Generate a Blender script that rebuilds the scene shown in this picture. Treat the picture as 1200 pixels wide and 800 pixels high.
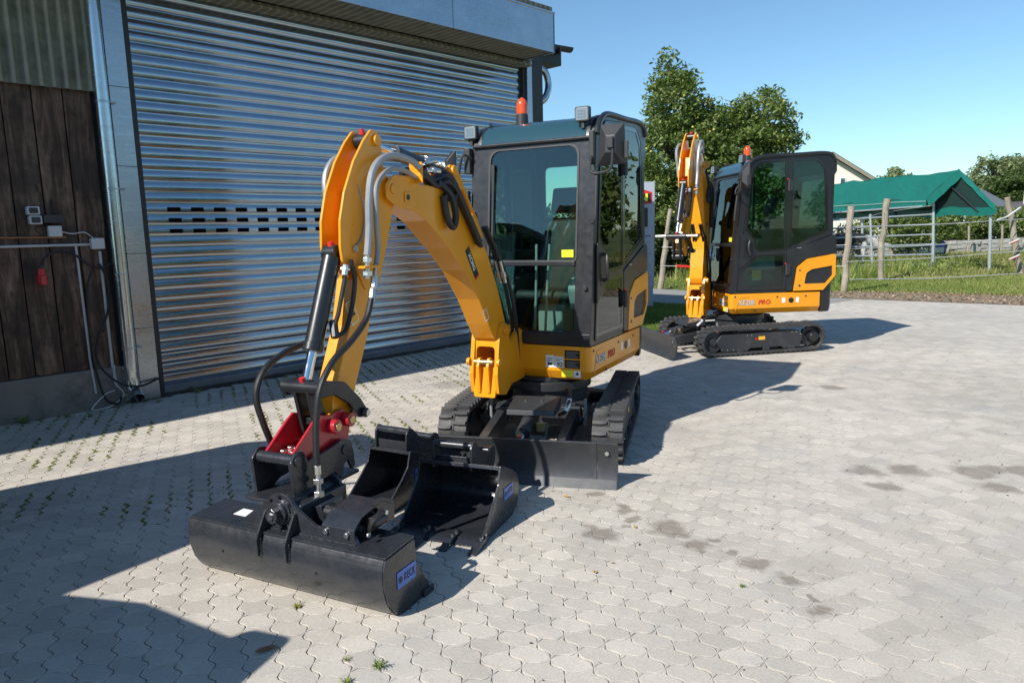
import bpy, bmesh, math, random
import numpy as np
from math import sin, cos, pi, radians, atan2, sqrt
from mathutils import Vector, Matrix, geometry, noise
random.seed(7); rng = np.random.default_rng(7)
for o in list(bpy.data.objects): bpy.data.objects.remove(o)
SC = bpy.context.scene; COL = SC.collection

# ------------------------------------------------------------------ camera
cd = bpy.data.cameras.new('camera'); cam = bpy.data.objects.new('camera', cd); COL.objects.link(cam)
cd.sensor_width = 36; cd.lens = 834.6/1200*36; cd.clip_start = .05; cd.clip_end = 3000
cam.matrix_world = Matrix.Translation((0, 0, 1.62)) @ Matrix.Rotation(radians(90)-0.1521, 4, 'X') @ Matrix.Rotation(-0.0255, 4, 'Z')
SC.camera = cam
# ------------------------------------------------------------------ light
SUN_AZ, SUN_EL = radians(42.0), radians(39.5)         # direction the light travels (plan) and elevation
w = bpy.data.worlds.new('World'); SC.world = w; w.use_nodes = True
nt = w.node_tree; bg = nt.nodes['Background']; sk = nt.nodes.new('ShaderNodeTexSky'); sk.sky_type = 'NISHITA'
sk.sun_disc = False; sk.sun_elevation = SUN_EL; sk.sun_rotation = radians(90)-(SUN_AZ+pi); sk.air_density = 1.0; sk.dust_density = .15; sk.ozone_density = 2.2
tn = nt.nodes.new('ShaderNodeMix'); tn.data_type = 'RGBA'; tn.blend_type = 'MULTIPLY'; tn.inputs[0].default_value = 1; tn.inputs[7].default_value = (.80, 1.0, 1.06, 1)
nt.links.new(sk.outputs[0], tn.inputs[6]); nt.links.new(tn.outputs[2], bg.inputs[0]); bg.inputs[1].default_value = .108
sl = bpy.data.lights.new('sun', 'SUN'); sun = bpy.data.objects.new('sun', sl); COL.objects.link(sun)
sl.energy = 5.0; sl.angle = radians(.53); sl.color = (1, .955, .88)
sun.rotation_euler = Vector((cos(SUN_AZ)*cos(SUN_EL), sin(SUN_AZ)*cos(SUN_EL), -sin(SUN_EL))).to_track_quat('-Z', 'Y').to_euler()
SC.view_settings.view_transform = 'Standard'; SC.view_settings.look = 'None'; SC.view_settings.gamma = 1
SC.view_settings.exposure = .38

# ------------------------------------------------------------------ object helpers
def fin(o, mat=None, parent=None, mtx=None):
    COL.objects.link(o)
    if parent is not None: o.parent = parent
    if mtx is not None: o.matrix_local = mtx
    if mat is not None and o.type == 'MESH' and not o.data.materials: o.data.materials.append(mat)
    return o
def thing(name, label, cat, loc=(0, 0, 0), rz=0, group=None):
    o = bpy.data.objects.new(name, None); COL.objects.link(o); o.location = loc; o.rotation_euler = (0, 0, rz); o.empty_display_size = .1
    return tag(o, label, cat, group)
def tag(o, label=None, cat=None, group=None, kind=None):
    if label: o['label'] = label
    if cat: o['category'] = cat
    if group: o['group'] = group
    if kind: o['kind'] = kind
    return o
def inst(src, parent=None, mtx=None, name=None):
    o = bpy.data.objects.new(name or src.name.split('.')[0], src.data); COL.objects.link(o)
    for m in src.modifiers:
        if m.type == 'BEVEL':
            n = o.modifiers.new('bevel', 'BEVEL'); n.width = m.width; n.segments = m.segments; n.limit_method = 'ANGLE'; n.angle_limit = m.angle_limit; n.harden_normals = m.harden_normals
    if parent is not None: o.parent = parent
    if mtx is not None: o.matrix_local = mtx
    return o
def catmull(pts, n=6):
    P = [Vector(p) for p in pts]; P = [2*P[0]-P[1]]+P+[2*P[-1]-P[-2]]; out = []
    for i in range(1, len(P)-2):
        a, b, c, d = P[i-1:i+3]
        for k in range(n):
            t = k/n; out.append(.5*((2*b)+(c-a)*t+(2*a-5*b+4*c-d)*t*t+(3*b-a-3*c+d)*t**3))
    return out+[P[-2]]
def rp(pts, r, n=4):
    """round every corner of a 2D polygon"""
    out = []; N = len(pts)
    for i in range(N):
        p = Vector(pts[i][:2]); a = Vector(pts[i-1][:2])-p; b = Vector(pts[(i+1) % N][:2])-p
        rr = pts[i][2] if len(pts[i]) > 2 else r
        la, lb = a.length, b.length
        if rr <= 0 or la < 1e-6 or lb < 1e-6: out.append((p.x, p.y)); continue
        a /= la; b /= lb; ang = a.angle(b); d = min(rr/max(math.tan(ang/2), .05), la*.45, lb*.45)
        s, e = p+a*d, p+b*d
        for k in range(n+1):
            t = k/n; q = s*(1-t)**2+p*2*t*(1-t)+e*t*t; out.append((q.x, q.y))
    return out
def circ(cx, cy, r, n=20, a0=0): return [(cx+r*cos(a0+2*pi*k/n), cy+r*sin(a0+2*pi*k/n)) for k in range(n)]
def rect(x0, x1, y0, y1): return [(x0, y0), (x1, y0), (x1, y1), (x0, y1)]
PL = {'xz': lambda a, b, c: (a, c, b), 'yz': lambda a, b, c: (c, a, b), 'xy': lambda a, b, c: (a, b, c)}
class MB:
    def __init__(s): s.v = []; s.f = []
    def add(s, v, f, m=None):
        k = len(s.v); s.v += [tuple(m @ Vector(p)) if m is not None else tuple(p) for p in v]; s.f += [tuple(i+k for i in q) for q in f]; return s
    def box(s, x0, x1, y0, y1, z0, z1, m=None):
        return s.add([(x, y, z) for z in (z0, z1) for y in (y0, y1) for x in (x0, x1)], [(0, 2, 3, 1), (4, 5, 7, 6), (0, 1, 5, 4), (2, 6, 7, 3), (0, 4, 6, 2), (1, 3, 7, 5)], m)
    def prism(s, pts, plane, a, b, holes=(), m=None):
        loops = [list(pts)]+[list(h) for h in holes]; P = PL[plane]
        flat = [p for l in loops for p in l]; n = len(flat)
        v = [P(p[0], p[1], a) for p in flat]+[P(p[0], p[1], b) for p in flat]; f = []
        if len(loops) == 1: f += [tuple(range(n)), tuple(range(2*n-1, n-1, -1))]
        else:
            t = geometry.tessellate_polygon([[Vector((p[0], p[1], 0)) for p in l] for l in loops])
            f += [tuple(q) for q in t]+[tuple(i+n for i in reversed(q)) for q in t]
        k = 0
        for l in loops:
            L = len(l)
            for i in range(L): j = (i+1) % L; f.append((k+i, k+i+n, k+j+n, k+j))
            k += L
        return s.add(v, f, m)
    def tube(s, path, r, n=8, caps=True, m=None):
        P = [Vector(p) for p in path]; R = [float(q) for q in r] if hasattr(r, '__len__') else [r]*len(P); v = []; f = []
        t = (P[1]-P[0]).normalized(); u = t.orthogonal().normalized()
        for i, p in enumerate(P):
            t2 = ((P[i+1]-p) if i < len(P)-1 else (p-P[i-1]))
            if 0 < i < len(P)-1: t2 = (P[i+1]-p).normalized()+(p-P[i-1]).normalized()
            if t2.length < 1e-9: t2 = t
            t2.normalize(); u = (u-t2*u.dot(t2)); u = u.normalized() if u.length > 1e-6 else t2.orthogonal().normalized(); w_ = t2.cross(u)
            v += [p+R[i]*(cos(2*pi*k/n)*u+sin(2*pi*k/n)*w_) for k in range(n)]
        for i in range(len(P)-1):
            for k in range(n): j = (k+1) % n; f.append((i*n+k, i*n+j, (i+1)*n+j, (i+1)*n+k))
        if caps: f += [tuple(range(n-1, -1, -1)), tuple(range((len(P)-1)*n, len(P)*n))]
        return s.add(v, f, m)
    def cyl(s, p0, p1, r, r1=None, n=16, m=None): return s.tube([p0, p1], [r, r if r1 is None else r1], n, True, m)
    def ell(s, c, rx, ry, rz, nu=14, nv=9, m=None):
        v = [(c[0], c[1], c[2]-rz)]; f = []
        for i in range(1, nv):
            a = -pi/2+pi*i/nv
            for k in range(nu): b = 2*pi*k/nu; v.append((c[0]+rx*cos(a)*cos(b), c[1]+ry*cos(a)*sin(b), c[2]+rz*sin(a)))
        v.append((c[0], c[1], c[2]+rz)); T = len(v)-1
        for k in range(nu): j = (k+1) % nu; f.append((0, 1+j, 1+k)); f.append((T, T-nu+k, T-nu+j))
        for i in range(nv-2):
            for k in range(nu): j = (k+1) % nu; a = 1+i*nu; f.append((a+k, a+j, a+nu+j, a+nu+k))
        return s.add(v, f, m)
    def mesh(s, name, sharp=32, fix=True):
        me = bpy.data.meshes.new(name); me.from_pydata([tuple(p) for p in s.v], [], s.f)
        bm = bmesh.new(); bm.from_mesh(me)
        if fix: bmesh.ops.recalc_face_normals(bm, faces=bm.faces)
        a = radians(sharp)
        for e in bm.edges:
            if len(e.link_faces) == 2: e.smooth = e.calc_face_angle(0) < a
        for q in bm.faces: q.smooth = True
        bm.to_mesh(me); bm.free(); return me
    def build(s, name, mat, parent=None, bevel=0, mtx=None, seg=2, sharp=32, fix=True):
        o = bpy.data.objects.new(name, s.mesh(name, sharp, fix)); fin(o, mat, parent, mtx)
        if bevel:
            b = o.modifiers.new('bevel', 'BEVEL'); b.width = bevel; b.segments = seg; b.limit_method = 'ANGLE'; b.angle_limit = radians(sharp+3); b.harden_normals = True
        return o
def fastmesh(name, v, nside, mat, parent=None, attr=None):
    """v: (N, nside, 3) separate small faces"""
    N = len(v); me = bpy.data.meshes.new(name); me.vertices.add(N*nside); me.vertices.foreach_set('co', np.ascontiguousarray(v, dtype=np.float32).ravel())
    me.loops.add(N*nside); me.loops.foreach_set('vertex_index', np.arange(N*nside, dtype=np.int32))
    me.polygons.add(N); me.polygons.foreach_set('loop_start', np.arange(0, N*nside, nside, dtype=np.int32)); me.polygons.foreach_set('loop_total', np.full(N, nside, dtype=np.int32))
    if attr is not None:
        at = me.attributes.new('tint', 'FLOAT', 'FACE'); at.data.foreach_set('value', np.asarray(attr, dtype=np.float32))
    me.update(); me.validate(); o = bpy.data.objects.new(name, me); return fin(o, mat, parent)
def text(body, size, mat, parent, mtx, name='lettering', ext=.001, shear=0, weight=0, space=1.0, sx=1.0):
    c = bpy.data.curves.new(name, 'FONT'); c.body = body; c.size = size; c.extrude = ext; c.shear = shear; c.offset = weight; c.space_character = space; c.align_x = 'CENTER'; c.align_y = 'CENTER'; c.resolution_u = 3
    t = bpy.data.objects.new('tmp', c); COL.objects.link(t); dg = bpy.context.evaluated_depsgraph_get(); me = bpy.data.meshes.new_from_object(t.evaluated_get(dg)); bpy.data.objects.remove(t)
    o = bpy.data.objects.new(name, me); me.materials.clear(); return fin(o, mat, parent, mtx @ Matrix.Diagonal((sx, 1, 1, 1)))

# ------------------------------------------------------------------ materials
class NT:
    def __init__(s, name):
        s.m = bpy.data.materials.new(name); s.m.use_nodes = True; s.t = s.m.node_tree; s.b = s.t.nodes['Principled BSDF']; s.out = s.t.nodes['Material Output']
    def n(s, ty, **k):
        x = s.t.nodes.new(ty)
        for a, b in k.items(): setattr(x, a, b)
        return x
    def l(s, a, b): s.t.links.new(a, b)
    def val(s, sock, v):
        if isinstance(v, bpy.types.NodeSocket): s.l(v, sock)
        else: sock.default_value = v
    def math(s, op, a, b=0, clamp=False):
        x = s.n('ShaderNodeMath', operation=op, use_clamp=clamp); s.val(x.inputs[0], a); s.val(x.inputs[1], b); return x.outputs[0]
    def vmath(s, op, a, b=(0, 0, 0)):
        x = s.n('ShaderNodeVectorMath', operation=op); s.val(x.inputs[0], a); s.val(x.inputs[1], b); return x.outputs['Value'] if op in ('LENGTH', 'DOT_PRODUCT', 'DISTANCE') else x.outputs[0]
    def noise(s, vec, scale, detail=4, rough=.55, dist=0):
        x = s.n('ShaderNodeTexNoise'); s.l(vec, x.inputs['Vector']); x.inputs['Scale'].default_value = scale; x.inputs['Detail'].default_value = detail; x.inputs['Roughness'].default_value = rough; x.inputs['Distortion'].default_value = dist; return x.outputs['Fac']
    def ramp(s, fac, stops):
        x = s.n('ShaderNodeValToRGB'); s.l(fac, x.inputs[0]); e = x.color_ramp.elements
        while len(e) < len(stops): e.new(.5)
        for q, (p, c) in zip(e, stops): q.position = p; q.color = (*c, 1) if len(c) == 3 else c
        return x.outputs[0]
    def rng(s, v, a, b, c=0, d=1):
        x = s.n('ShaderNodeMapRange'); s.val(x.inputs[0], v)
        for i, q in enumerate((a, b, c, d)): x.inputs[i+1].default_value = q
        return x.outputs[0]
    def mix(s, f, a, b, mode='MIX'):
        x = s.n('ShaderNodeMix', data_type='RGBA', blend_type=mode); s.val(x.inputs[0], f)
        for sock, v in ((x.inputs[6], a), (x.inputs[7], b)): s.val(sock, v if isinstance(v, bpy.types.NodeSocket) else (*v, 1))
        return x.outputs[2]
    def bump(s, h, strength=.3, dist=.01):
        x = s.n('ShaderNodeBump'); s.l(h, x.inputs['Height']); x.inputs['Strength'].default_value = strength; x.inputs['Distance'].default_value = dist; s.l(x.outputs[0], s.b.inputs['Normal'])
    @property
    def obj(s): return s.n('ShaderNodeTexCoord').outputs['Object']
    @property
    def pos(s): return s.n('ShaderNodeNewGeometry').outputs['Position']
def mat(name, col, rough=.5, metal=0, coat=0, var=.12, vs=6, bump=0, bs=120, dirt=None, dirtamt=.5, spec=.5, rvar=.12):
    N = NT(name); b = N.b; c = N.obj
    nz = N.noise(c, vs, 5, .6); dk = tuple(x*(1-var) for x in col); lt = tuple(min(1, x*(1+var)) for x in col)
    cc = N.mix(nz, dk, lt)
    if dirt: cc = N.mix(N.math('MULTIPLY', N.rng(N.noise(c, 3.3, 8, .7), .5, .72), dirtamt), cc, dirt)
    N.l(cc, b.inputs['Base Color']); b.inputs['Metallic'].default_value = metal
    N.l(N.rng(N.noise(c, vs*4, 4, .6), .3, .7, max(.03, rough-rvar*.5), min(1, rough+rvar*.5)), b.inputs['Roughness'])
    b.inputs['Coat Weight'].default_value = coat; b.inputs['Coat Roughness'].default_value = .08; b.inputs['Specular IOR Level'].default_value = spec
    if bump: N.bump(N.noise(c, bs, 4, .6), bump, .004)
    return N.m
M = {}
M['yellow'] = mat('yellow_paint', (.78, .305, .006), .33, 0, .22, .05, bump=.05, bs=60, dirt=(.5, .24, .03), dirtamt=.12)
M['char'] = mat('charcoal_paint', (.017, .0185, .022), .34, .15, .1, .15, bump=.05, bs=300, dirt=(.06, .06, .06), dirtamt=.3)
M['chassis'] = mat('chassis_paint', (.034, .036, .041), .42, .2, .05, .2, bump=.08, bs=90, dirt=(.13, .12, .11), dirtamt=.4)
M['bucket'] = mat('gloss_black_bucket_paint', (.028, .031, .038), .3, .25, .3, .25, bump=.07, bs=45, dirt=(.075, .075, .075), dirtamt=.3, rvar=.2)
M['plastic'] = mat('black_plastic', (.028, .029, .031), .5, 0, 0, .15, bump=.1, bs=400)
M['rubber'] = mat('track_rubber', (.036, .036, .038), .62, 0, 0, .3, bump=.25, bs=80, dirt=(.16, .15, .135), dirtamt=.6)
M['hose'] = mat('black_hose', (.015, .015, .016), .42, bump=.25, bs=260)
M['sleeve'] = mat('grey_hose_sleeve', (.33, .34, .35), .36, .35, 0, .2, bump=.2, bs=300)
M['chrome'] = mat('chrome_rod', (.75, .76, .78), .12, 1, var=.04)
M['zinc'] = mat('zinc_fitting', (.62, .62, .6), .3, 1)
M['brasszinc'] = mat('yellow_zinc', (.55, .43, .2), .35, .9)
M['red'] = mat('red_paint', (.42, .012, .022), .3, 0, .5, .12, bump=.08, bs=60)
M['redcap'] = mat('red_cap', (.6, .02, .02), .4)
M['seat'] = mat('seat_vinyl', (.02, .02, .022), .6, bump=.2, bs=300)
M['grey_trim'] = mat('grey_cab_trim', (.30, .32, .33), .55)
M['white'] = mat('white_print', (.75, .76, .76), .45, var=.03)
M['silverprint'] = mat('silver_print', (.62, .62, .62), .35, var=.03)
M['redprint'] = mat('red_print', (.55, .015, .02), .4, var=.05)
M['black'] = mat('black_print', (.012, .012, .013), .4)
M['ylabel'] = mat('yellow_sticker', (.8, .72, .03), .45, var=.03)
M['olabel'] = mat('amber_sticker', (.8, .42, .03), .45, var=.03)
M['bluebadge'] = mat('blue_badge', (.035, .14, .5), .35, coat=.3, var=.05)
M['steel'] = mat('bare_steel', (.5, .48, .45), .38, .9, var=.15, bump=.1)
def glass(name, tint, refl=1.0, rough=.01):
    N = NT(name); t = N.t; t.nodes.remove(N.b)
    tr = N.n('ShaderNodeBsdfTransparent'); tr.inputs[0].default_value = (*tint, 1); gl = N.n('ShaderNodeBsdfGlossy'); gl.inputs[0].default_value = (.95, 1, 1, 1); gl.inputs['Roughness'].default_value = rough
    fr = N.n('ShaderNodeFresnel'); fr.inputs['IOR'].default_value = 1.5
    f = N.math('MULTIPLY', fr.outputs[0], refl, True); mx = N.n('ShaderNodeMixShader'); N.l(f, mx.inputs[0]); N.l(tr.outputs[0], mx.inputs[1]); N.l(gl.outputs[0], mx.inputs[2]); N.l(mx.outputs[0], N.out.inputs[0]); return N.m
M['glass'] = glass('tinted_cab_glass', (.74, .88, .84), 1.3)
M['sideglass'] = glass('darker_side_glass', (.62, .80, .76), 1.05)
M['frit'] = mat('black_glass_border', (.008, .009, .010), .12, 0, .3, .02, rvar=.03)
M['lens'] = glass('lamp_lens', (.92, .93, .94), .8)
def emit_none(): pass
Nm = NT('orange_beacon_lens'); Nm.b.inputs['Base Color'].default_value = (1, .11, .01, 1); Nm.b.inputs['Roughness'].default_value = .15; Nm.b.inputs['Transmission Weight'].default_value = .25; Nm.b.inputs['Subsurface Weight'].default_value = .3; Nm.b.inputs['Coat Weight'].default_value = .5; M['beacon'] = Nm.m
M['mirror'] = mat('mirror_glass', (.8, .82, .83), .03, 1, var=.01, rvar=.02)

# --- paving: the same world-based material on single pavers, joined pavers and the sheet beyond them
GA, GB = radians(112.7), radians(22.7); CELL = .12
STAINS = [(0.63, 3.98, 0.05), (0.65, 3.83, 0.04), (0.58, 3.74, 0.03), (0.46, 3.64, 0.08), (0.4, 3.74, 0.04), (0.83, 3.69, 0.09), (0.89, 3.62, 0.04), (0.93, 3.46, 0.06), (1.03, 3.53, 0.03), (1.07, 3.37, 0.03), (1.15, 3.25, 0.055), (1.27, 3.09, 0.055), (1.31, 2.92, 0.02), (1.28, 2.81, 0.05), (0.49, 4.24, 0.05), (2.32, 4.53, 0.1), (2.59, 4.51, 0.1), (2.3, 4.24, 0.08), (2.97, 4.45, 0.1), (3.13, 4.49, 0.08), (3.3, 4.44, 0.1), (2.97, 4.15, 0.08), (3.2, 6.98, 0.1), (-0.66, 7.61, 0.2)]
def paving(name, joints, base=(.49, .447, .388)):
    N = NT(name); P = N.pos; b = N.b
    wob = N.n('ShaderNodeTexNoise'); N.l(P, wob.inputs['Vector']); wob.inputs['Scale'].default_value = 9; wob.inputs['Detail'].default_value = 4
    wc = N.vmath('MULTIPLY', N.vmath('SUBTRACT', wob.outputs['Color'], (.5, .5, .5)), (.2, .2, 0)); Q = N.vmath('ADD', P, wc)
    ua = N.math('DIVIDE', N.vmath('DOT_PRODUCT', P, (cos(GA), sin(GA), 0)), CELL); ub = N.math('DIVIDE', N.vmath('DOT_PRODUCT', P, (cos(GB), sin(GB), 0)), CELL)
    cb = N.n('ShaderNodeCombineXYZ'); N.l(N.math('FLOOR', ua), cb.inputs[0]); N.l(N.math('FLOOR', ub), cb.inputs[1])
    wn = N.n('ShaderNodeTexWhiteNoise', noise_dimensions='2D'); N.l(cb.outputs[0], wn.inputs['Vector'])
    cell = N.rng(wn.outputs['Value'], 0, 1, .88, 1.08)
    big = N.rng(N.noise(P, .55, 6, .6), .3, .7, .87, 1.1); mid = N.rng(N.noise(P, 4, 6, .65), .3, .7, .92, 1.07)
    fine = N.rng(N.noise(P, 90, 4, .7), .25, .75, .86, 1.12); grit = N.rng(N.noise(P, 420, 2, .6), .3, .7, .88, 1.1)
    k = N.math('MULTIPLY', N.math('MULTIPLY', N.math('MULTIPLY', cell, big), N.math('MULTIPLY', mid, fine)), grit)
    kc = N.n('ShaderNodeCombineColor'); [N.l(k, kc.inputs[i]) for i in range(3)]
    c = N.mix(1, (*base,), kc.outputs[0], 'MULTIPLY')
    c = N.mix(N.math('MULTIPLY', N.rng(N.noise(P, 1.6, 7, .7, .6), .52, .68), .45), c, (.34, .335, .33))     # grey tyre scuffs
    c = N.mix(N.math('MULTIPLY', N.rng(N.noise(P, 160, 3, .7), .68, .74), .5), c, (.16, .14, .12))          # dark grit
    m = None
    for (sx, sy, r) in STAINS:
        d = N.vmath('LENGTH', N.vmath('MULTIPLY', N.vmath('SUBTRACT', Q, (sx, sy, 0)), (1, 1, 0)))
        q = N.math('MULTIPLY', N.rng(d, r*1.45, r*.75), .62 if r < .15 else .4); m = q if m is None else N.math('MAXIMUM', m, q)
    c = N.mix(m, c, (.15, .12, .095))
    brk = N.rng(N.noise(P, 7, 5, .7), .42, .6)
    for (ax, ay, R_, wd_, op, cl) in ((8.5, 12.2, 7.8, .003, .8, (.75, .74, .72)), (2.0, -3.0, 9.6, .05, .30, (.27, .265, .26)), (2.2, -3.1, 11.0, .06, .28, (.28, .27, .265)), (-3.5, 13.5, 9.2, .05, .25, (.27, .265, .26)), (9.0, 1.0, 6.3, .04, .25, (.3, .29, .28))):
        d = N.math('ABSOLUTE', N.math('SUBTRACT', N.vmath('LENGTH', N.vmath('MULTIPLY', N.vmath('SUBTRACT', P, (ax, ay, 0)), (1, 1, 0))), R_)); lim = brk
        if wd_ < .01: lim = N.math('MULTIPLY', N.rng(N.vmath('DISTANCE', P, (3.9, 5.72, 0)), .42, .36), 1)
        c = N.mix(N.math('MULTIPLY', N.math('MULTIPLY', N.rng(d, wd_*1.4, wd_*.6), lim), op), c, cl)
    if joints:
        wa_ = N.math('MULTIPLY', N.math('SINE', N.math('MULTIPLY', ua, 2*pi)), .09); wb_ = N.math('MULTIPLY', N.math('SINE', N.math('MULTIPLY', ub, 2*pi)), .09)
        def edge(u): f = N.math('FRACT', u); return N.math('MINIMUM', f, N.math('SUBTRACT', 1, f))
        e = N.math('MINIMUM', edge(N.math('ADD', ub, wa_)), edge(N.math('ADD', ua, wb_))); c = N.mix(N.rng(e, .035, .015, 0, .28), c, (.27, .235, .2))
    N.l(c, b.inputs['Base Color']); N.l(N.rng(N.noise(P, 20, 4), .3, .7, .72, .92), b.inputs['Roughness']); b.inputs['Specular IOR Level'].default_value = .3
    h = N.math('ADD', N.noise(P, 260, 5, .7), N.math('MULTIPLY', N.noise(P, 30, 4, .6), 1.6)); N.bump(h, .35, .0035); return N.m
M['paver'] = paving('concrete_pavers', False); M['pavefar'] = paving('concrete_pavers_far', True)
N = NT('joint_sand'); P = N.pos; c = N.ramp(N.noise(P, 14, 6, .7), [(.3, (.24, .20, .16)), (.55, (.44, .39, .33)), (.75, (.52, .46, .38))])
# moss grows in the joints towards the workshop wall
nrm = (sin(radians(45.5)), -cos(radians(45.5)), 0); dist = N.math('SUBTRACT', N.vmath('DOT_PRODUCT', P, nrm), -3.725*nrm[0]+7.339*nrm[1])
ms = N.math('MULTIPLY', N.rng(dist, 3.0, .6), N.rng(N.noise(P, 5, 6, .75), .42, .56)); c = N.mix(ms, c, (.08, .105, .02)); N.l(c, N.b.inputs['Base Color']); N.b.inputs['Roughness'].default_value = .95; N.bump(N.noise(P, 300, 3), .6, .004); M['sand'] = N.m

# ------------------------------------------------------------------ ground
WA = radians(45.5); A0 = Vector((-3.725, 7.339, 0)); WD = Vector((cos(WA), sin(WA), 0)); WN = Vector((sin(WA), -cos(WA), 0))
def sheet(name, pts, z, m, kind='structure', label=None):
    bm = MB(); bm.add([(x, y, z) for x, y in pts], [tuple(range(len(pts)))]); o = bm.build(name, m, fix=False)
    if o.data.polygons[0].normal.z < 0: o.data.flip_normals()
    return tag(o, label, None, None, kind)
N = NT('meadow_soil'); P = N.pos; c = N.ramp(N.noise(P, .8, 8, .7), [(.3, (.055, .085, .018)), (.55, (.12, .15, .035)), (.75, (.2, .19, .07))]); N.l(c, N.b.inputs['Base Color']); N.b.inputs['Roughness'].default_value = 1; N.bump(N.noise(P, 12, 5), .5, .05); M['meadow'] = N.m
sheet('ground', [(-900, -300), (900, -300), (900, 1800), (-900, 1800)], -.03, M['meadow'])
yard = [(-14, -12), (24, -12), (24, 4), (9.9, 13.35), (7.5, 15.4), (5.2, 17.9), (3.2, 20.2), (-3.5, 27), (-16, 17)]
sheet('joint_bed', [(-14, -12), (12, -12), (12, 11.9), (9.9, 13.35), (-4, 13.4), (-14, 9)], -.0075, M['sand'])

# wavy interlocking pavers
def outline():
    s_ = lambda t: np.interp(t, [0, .26, .40, .60, .74, 1], [0, .115, .085, -.085, -.115, 0])
    T = [0, .26, .40, .60, .74]; pts = []
    for t in T: pts.append((t, s_(t)))
    for t in T: pts.append((1+s_(t), t))
    for t in T: pts.append((1-t, 1+s_(1-t)))
    for t in T: pts.append((s_(1-t), 1-t))
    return [Vector((float(a), float(b), 0)) for a, b in pts]
OUT = outline(); NO = len(OUT)
ea = Vector((cos(GA), sin(GA), 0))*CELL; eb = Vector((cos(GB), sin(GB), 0))*CELL
def paver_geo(worn=0):
    cen = Vector((.5, .5, 0)); v = []
    for ring, (ins0, z) in enumerate(((.010, -.012), (.010, -.0012), (.032, 0.0))):
        for i, p in enumerate(OUT):
            ins = (ins0+(.012 if (i % 10) < 5 else -.003)) if not worn else (.004 if ring < 2 else .016)
            if i % 5 == 0: ins *= .35
            a, b = OUT[i-1], OUT[(i+1) % NO]; t = (b-a); n_ = Vector((t.y, -t.x, 0)).normalized(); q = p-n_*ins
            if (q-cen).length > (p-cen).length: q = p+n_*ins
            v.append(ea*(q.x-.5)+eb*(q.y-.5)+Vector((0, 0, z if not worn else (z*.35 if z > -.01 else z))))
    f = []
    for r in range(2):
        for i in range(NO): j = (i+1) % NO; f.append((r*NO+i, r*NO+j, (r+1)*NO+j, (r+1)*NO+i))
    f.append(tuple(range(2*NO, 3*NO))); return v, f
PV, PF = paver_geo()
bm = MB(); bm.add(PV, PF); pme = bm.mesh('paver', sharp=20)
if pme.polygons[-1].normal.z < 0: pme.flip_normals()
pme.materials.append(M['paver'])
bm = MB(); bm.add(*paver_geo(1)); pme2 = bm.mesh('paver_worn', sharp=1)
if pme2.polygons[-1].normal.z < 0: pme2.flip_normals()
pme2.materials.append(M['paver'])
Minv = cam.matrix_world.inverted(); FX = 834.6/1200*1024
def vis(p, mg=1.06):
    q = Minv @ Vector(p); 
    if q.z > -.3: return None
    u = q.x/-q.z*FX/512; v_ = q.y/-q.z*FX/341
    return (u, v_, -q.z) if abs(u) < mg and abs(v_) < mg else None
cells = []
for i in range(-30, 130):
    for j in range(-90, 110):
        c = ea*(i+.5)+eb*(j+.5)
        if c.y < 1.6 or c.length > 10.6 or (c-A0).dot(WN) < .05 and c.y < 13: continue
        q = vis(c, 1.25)
        if q is None: continue
        cells.append((q[2], c, vis(c, .99) is not None))
cells.sort(key=lambda t: (not t[2], t[0]))
pav = thing('paved_yard', None, None); tag(pav, kind='structure'); pav['label'] = 'pale grey wavy interlocking concrete paving of the yard'
pf = [list(p.vertices) for p in pme.polygons]; pvA = np.array([v.co[:] for v in pme.vertices]); pvB = np.array([v.co[:] for v in pme2.vertices]); pf2 = [list(p.vertices) for p in pme2.polygons]; PFS = (pf, pf2); bv = []; bf = []
for k, (d, c, _) in enumerate(cells):
    tx, ty, dz = rng.normal(0, .0035), rng.normal(0, .0035), rng.normal(0, .0007)-.0003
    m4 = Matrix.Translation((c.x, c.y, dz)) @ Matrix.Rotation(tx, 4, 'X') @ Matrix.Rotation(ty, 4, 'Y')
    wn_ = c.x*.8-1.5+1.5*noise.noise((c.x*.8, c.y*.8, 2.2))+rng.normal(0, .35) > 0; pvv = pvB if wn_ else pvA
    if k < 300:
        o = bpy.data.objects.new('paver', pme2 if wn_ else pme); COL.objects.link(o); o.parent = pav; o.matrix_local = m4
    else:
        R3 = np.array(m4.to_3x3()); q = pvv @ R3.T+np.array([c.x, c.y, dz]); n0 = len(bv)*len(pvv); bv.append(q); bf += [[i+n0 for i in f_] for f_ in PFS[int(wn_)]]
me = bpy.data.meshes.new('pavers'); me.from_pydata(np.concatenate(bv).tolist(), [], bf); o = bpy.data.objects.new('pavers', me); fin(o, M['paver'], pav); o['kind'] = 'stuff'
# the yard beyond the single pavers (a sheet whose near edge lies under the last ones), and behind the camera
bm = MB(); ring = []
R0 = 10.45
pts = [(R0*sin(radians(a)), R0*cos(radians(a))) for a in range(-44, 45, 4)]
o = sheet('yard_paving_beyond', [(x, y) for x, y in pts]+[(14, 5.5), (24, 4), (9.9, 13.35), (7.5, 15.4), (5.2, 17.9), (3.2, 20.2), (-3.5, 27), (-16, 17), (-14, 7)], -.0012, M['pavefar'])
o = sheet('yard_paving_near', [(R0*sin(radians(a)), R0*cos(radians(a))) for a in (-48, -44)]+[(-1.75, 1.55), (1.75, 1.55)]+[(R0*sin(radians(a)), R0*cos(radians(a))) for a in (44, 48)]+[(24, 4), (24, -12), (-14, -12), (-14, 7)], -.0016, M['pavefar'])
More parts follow.
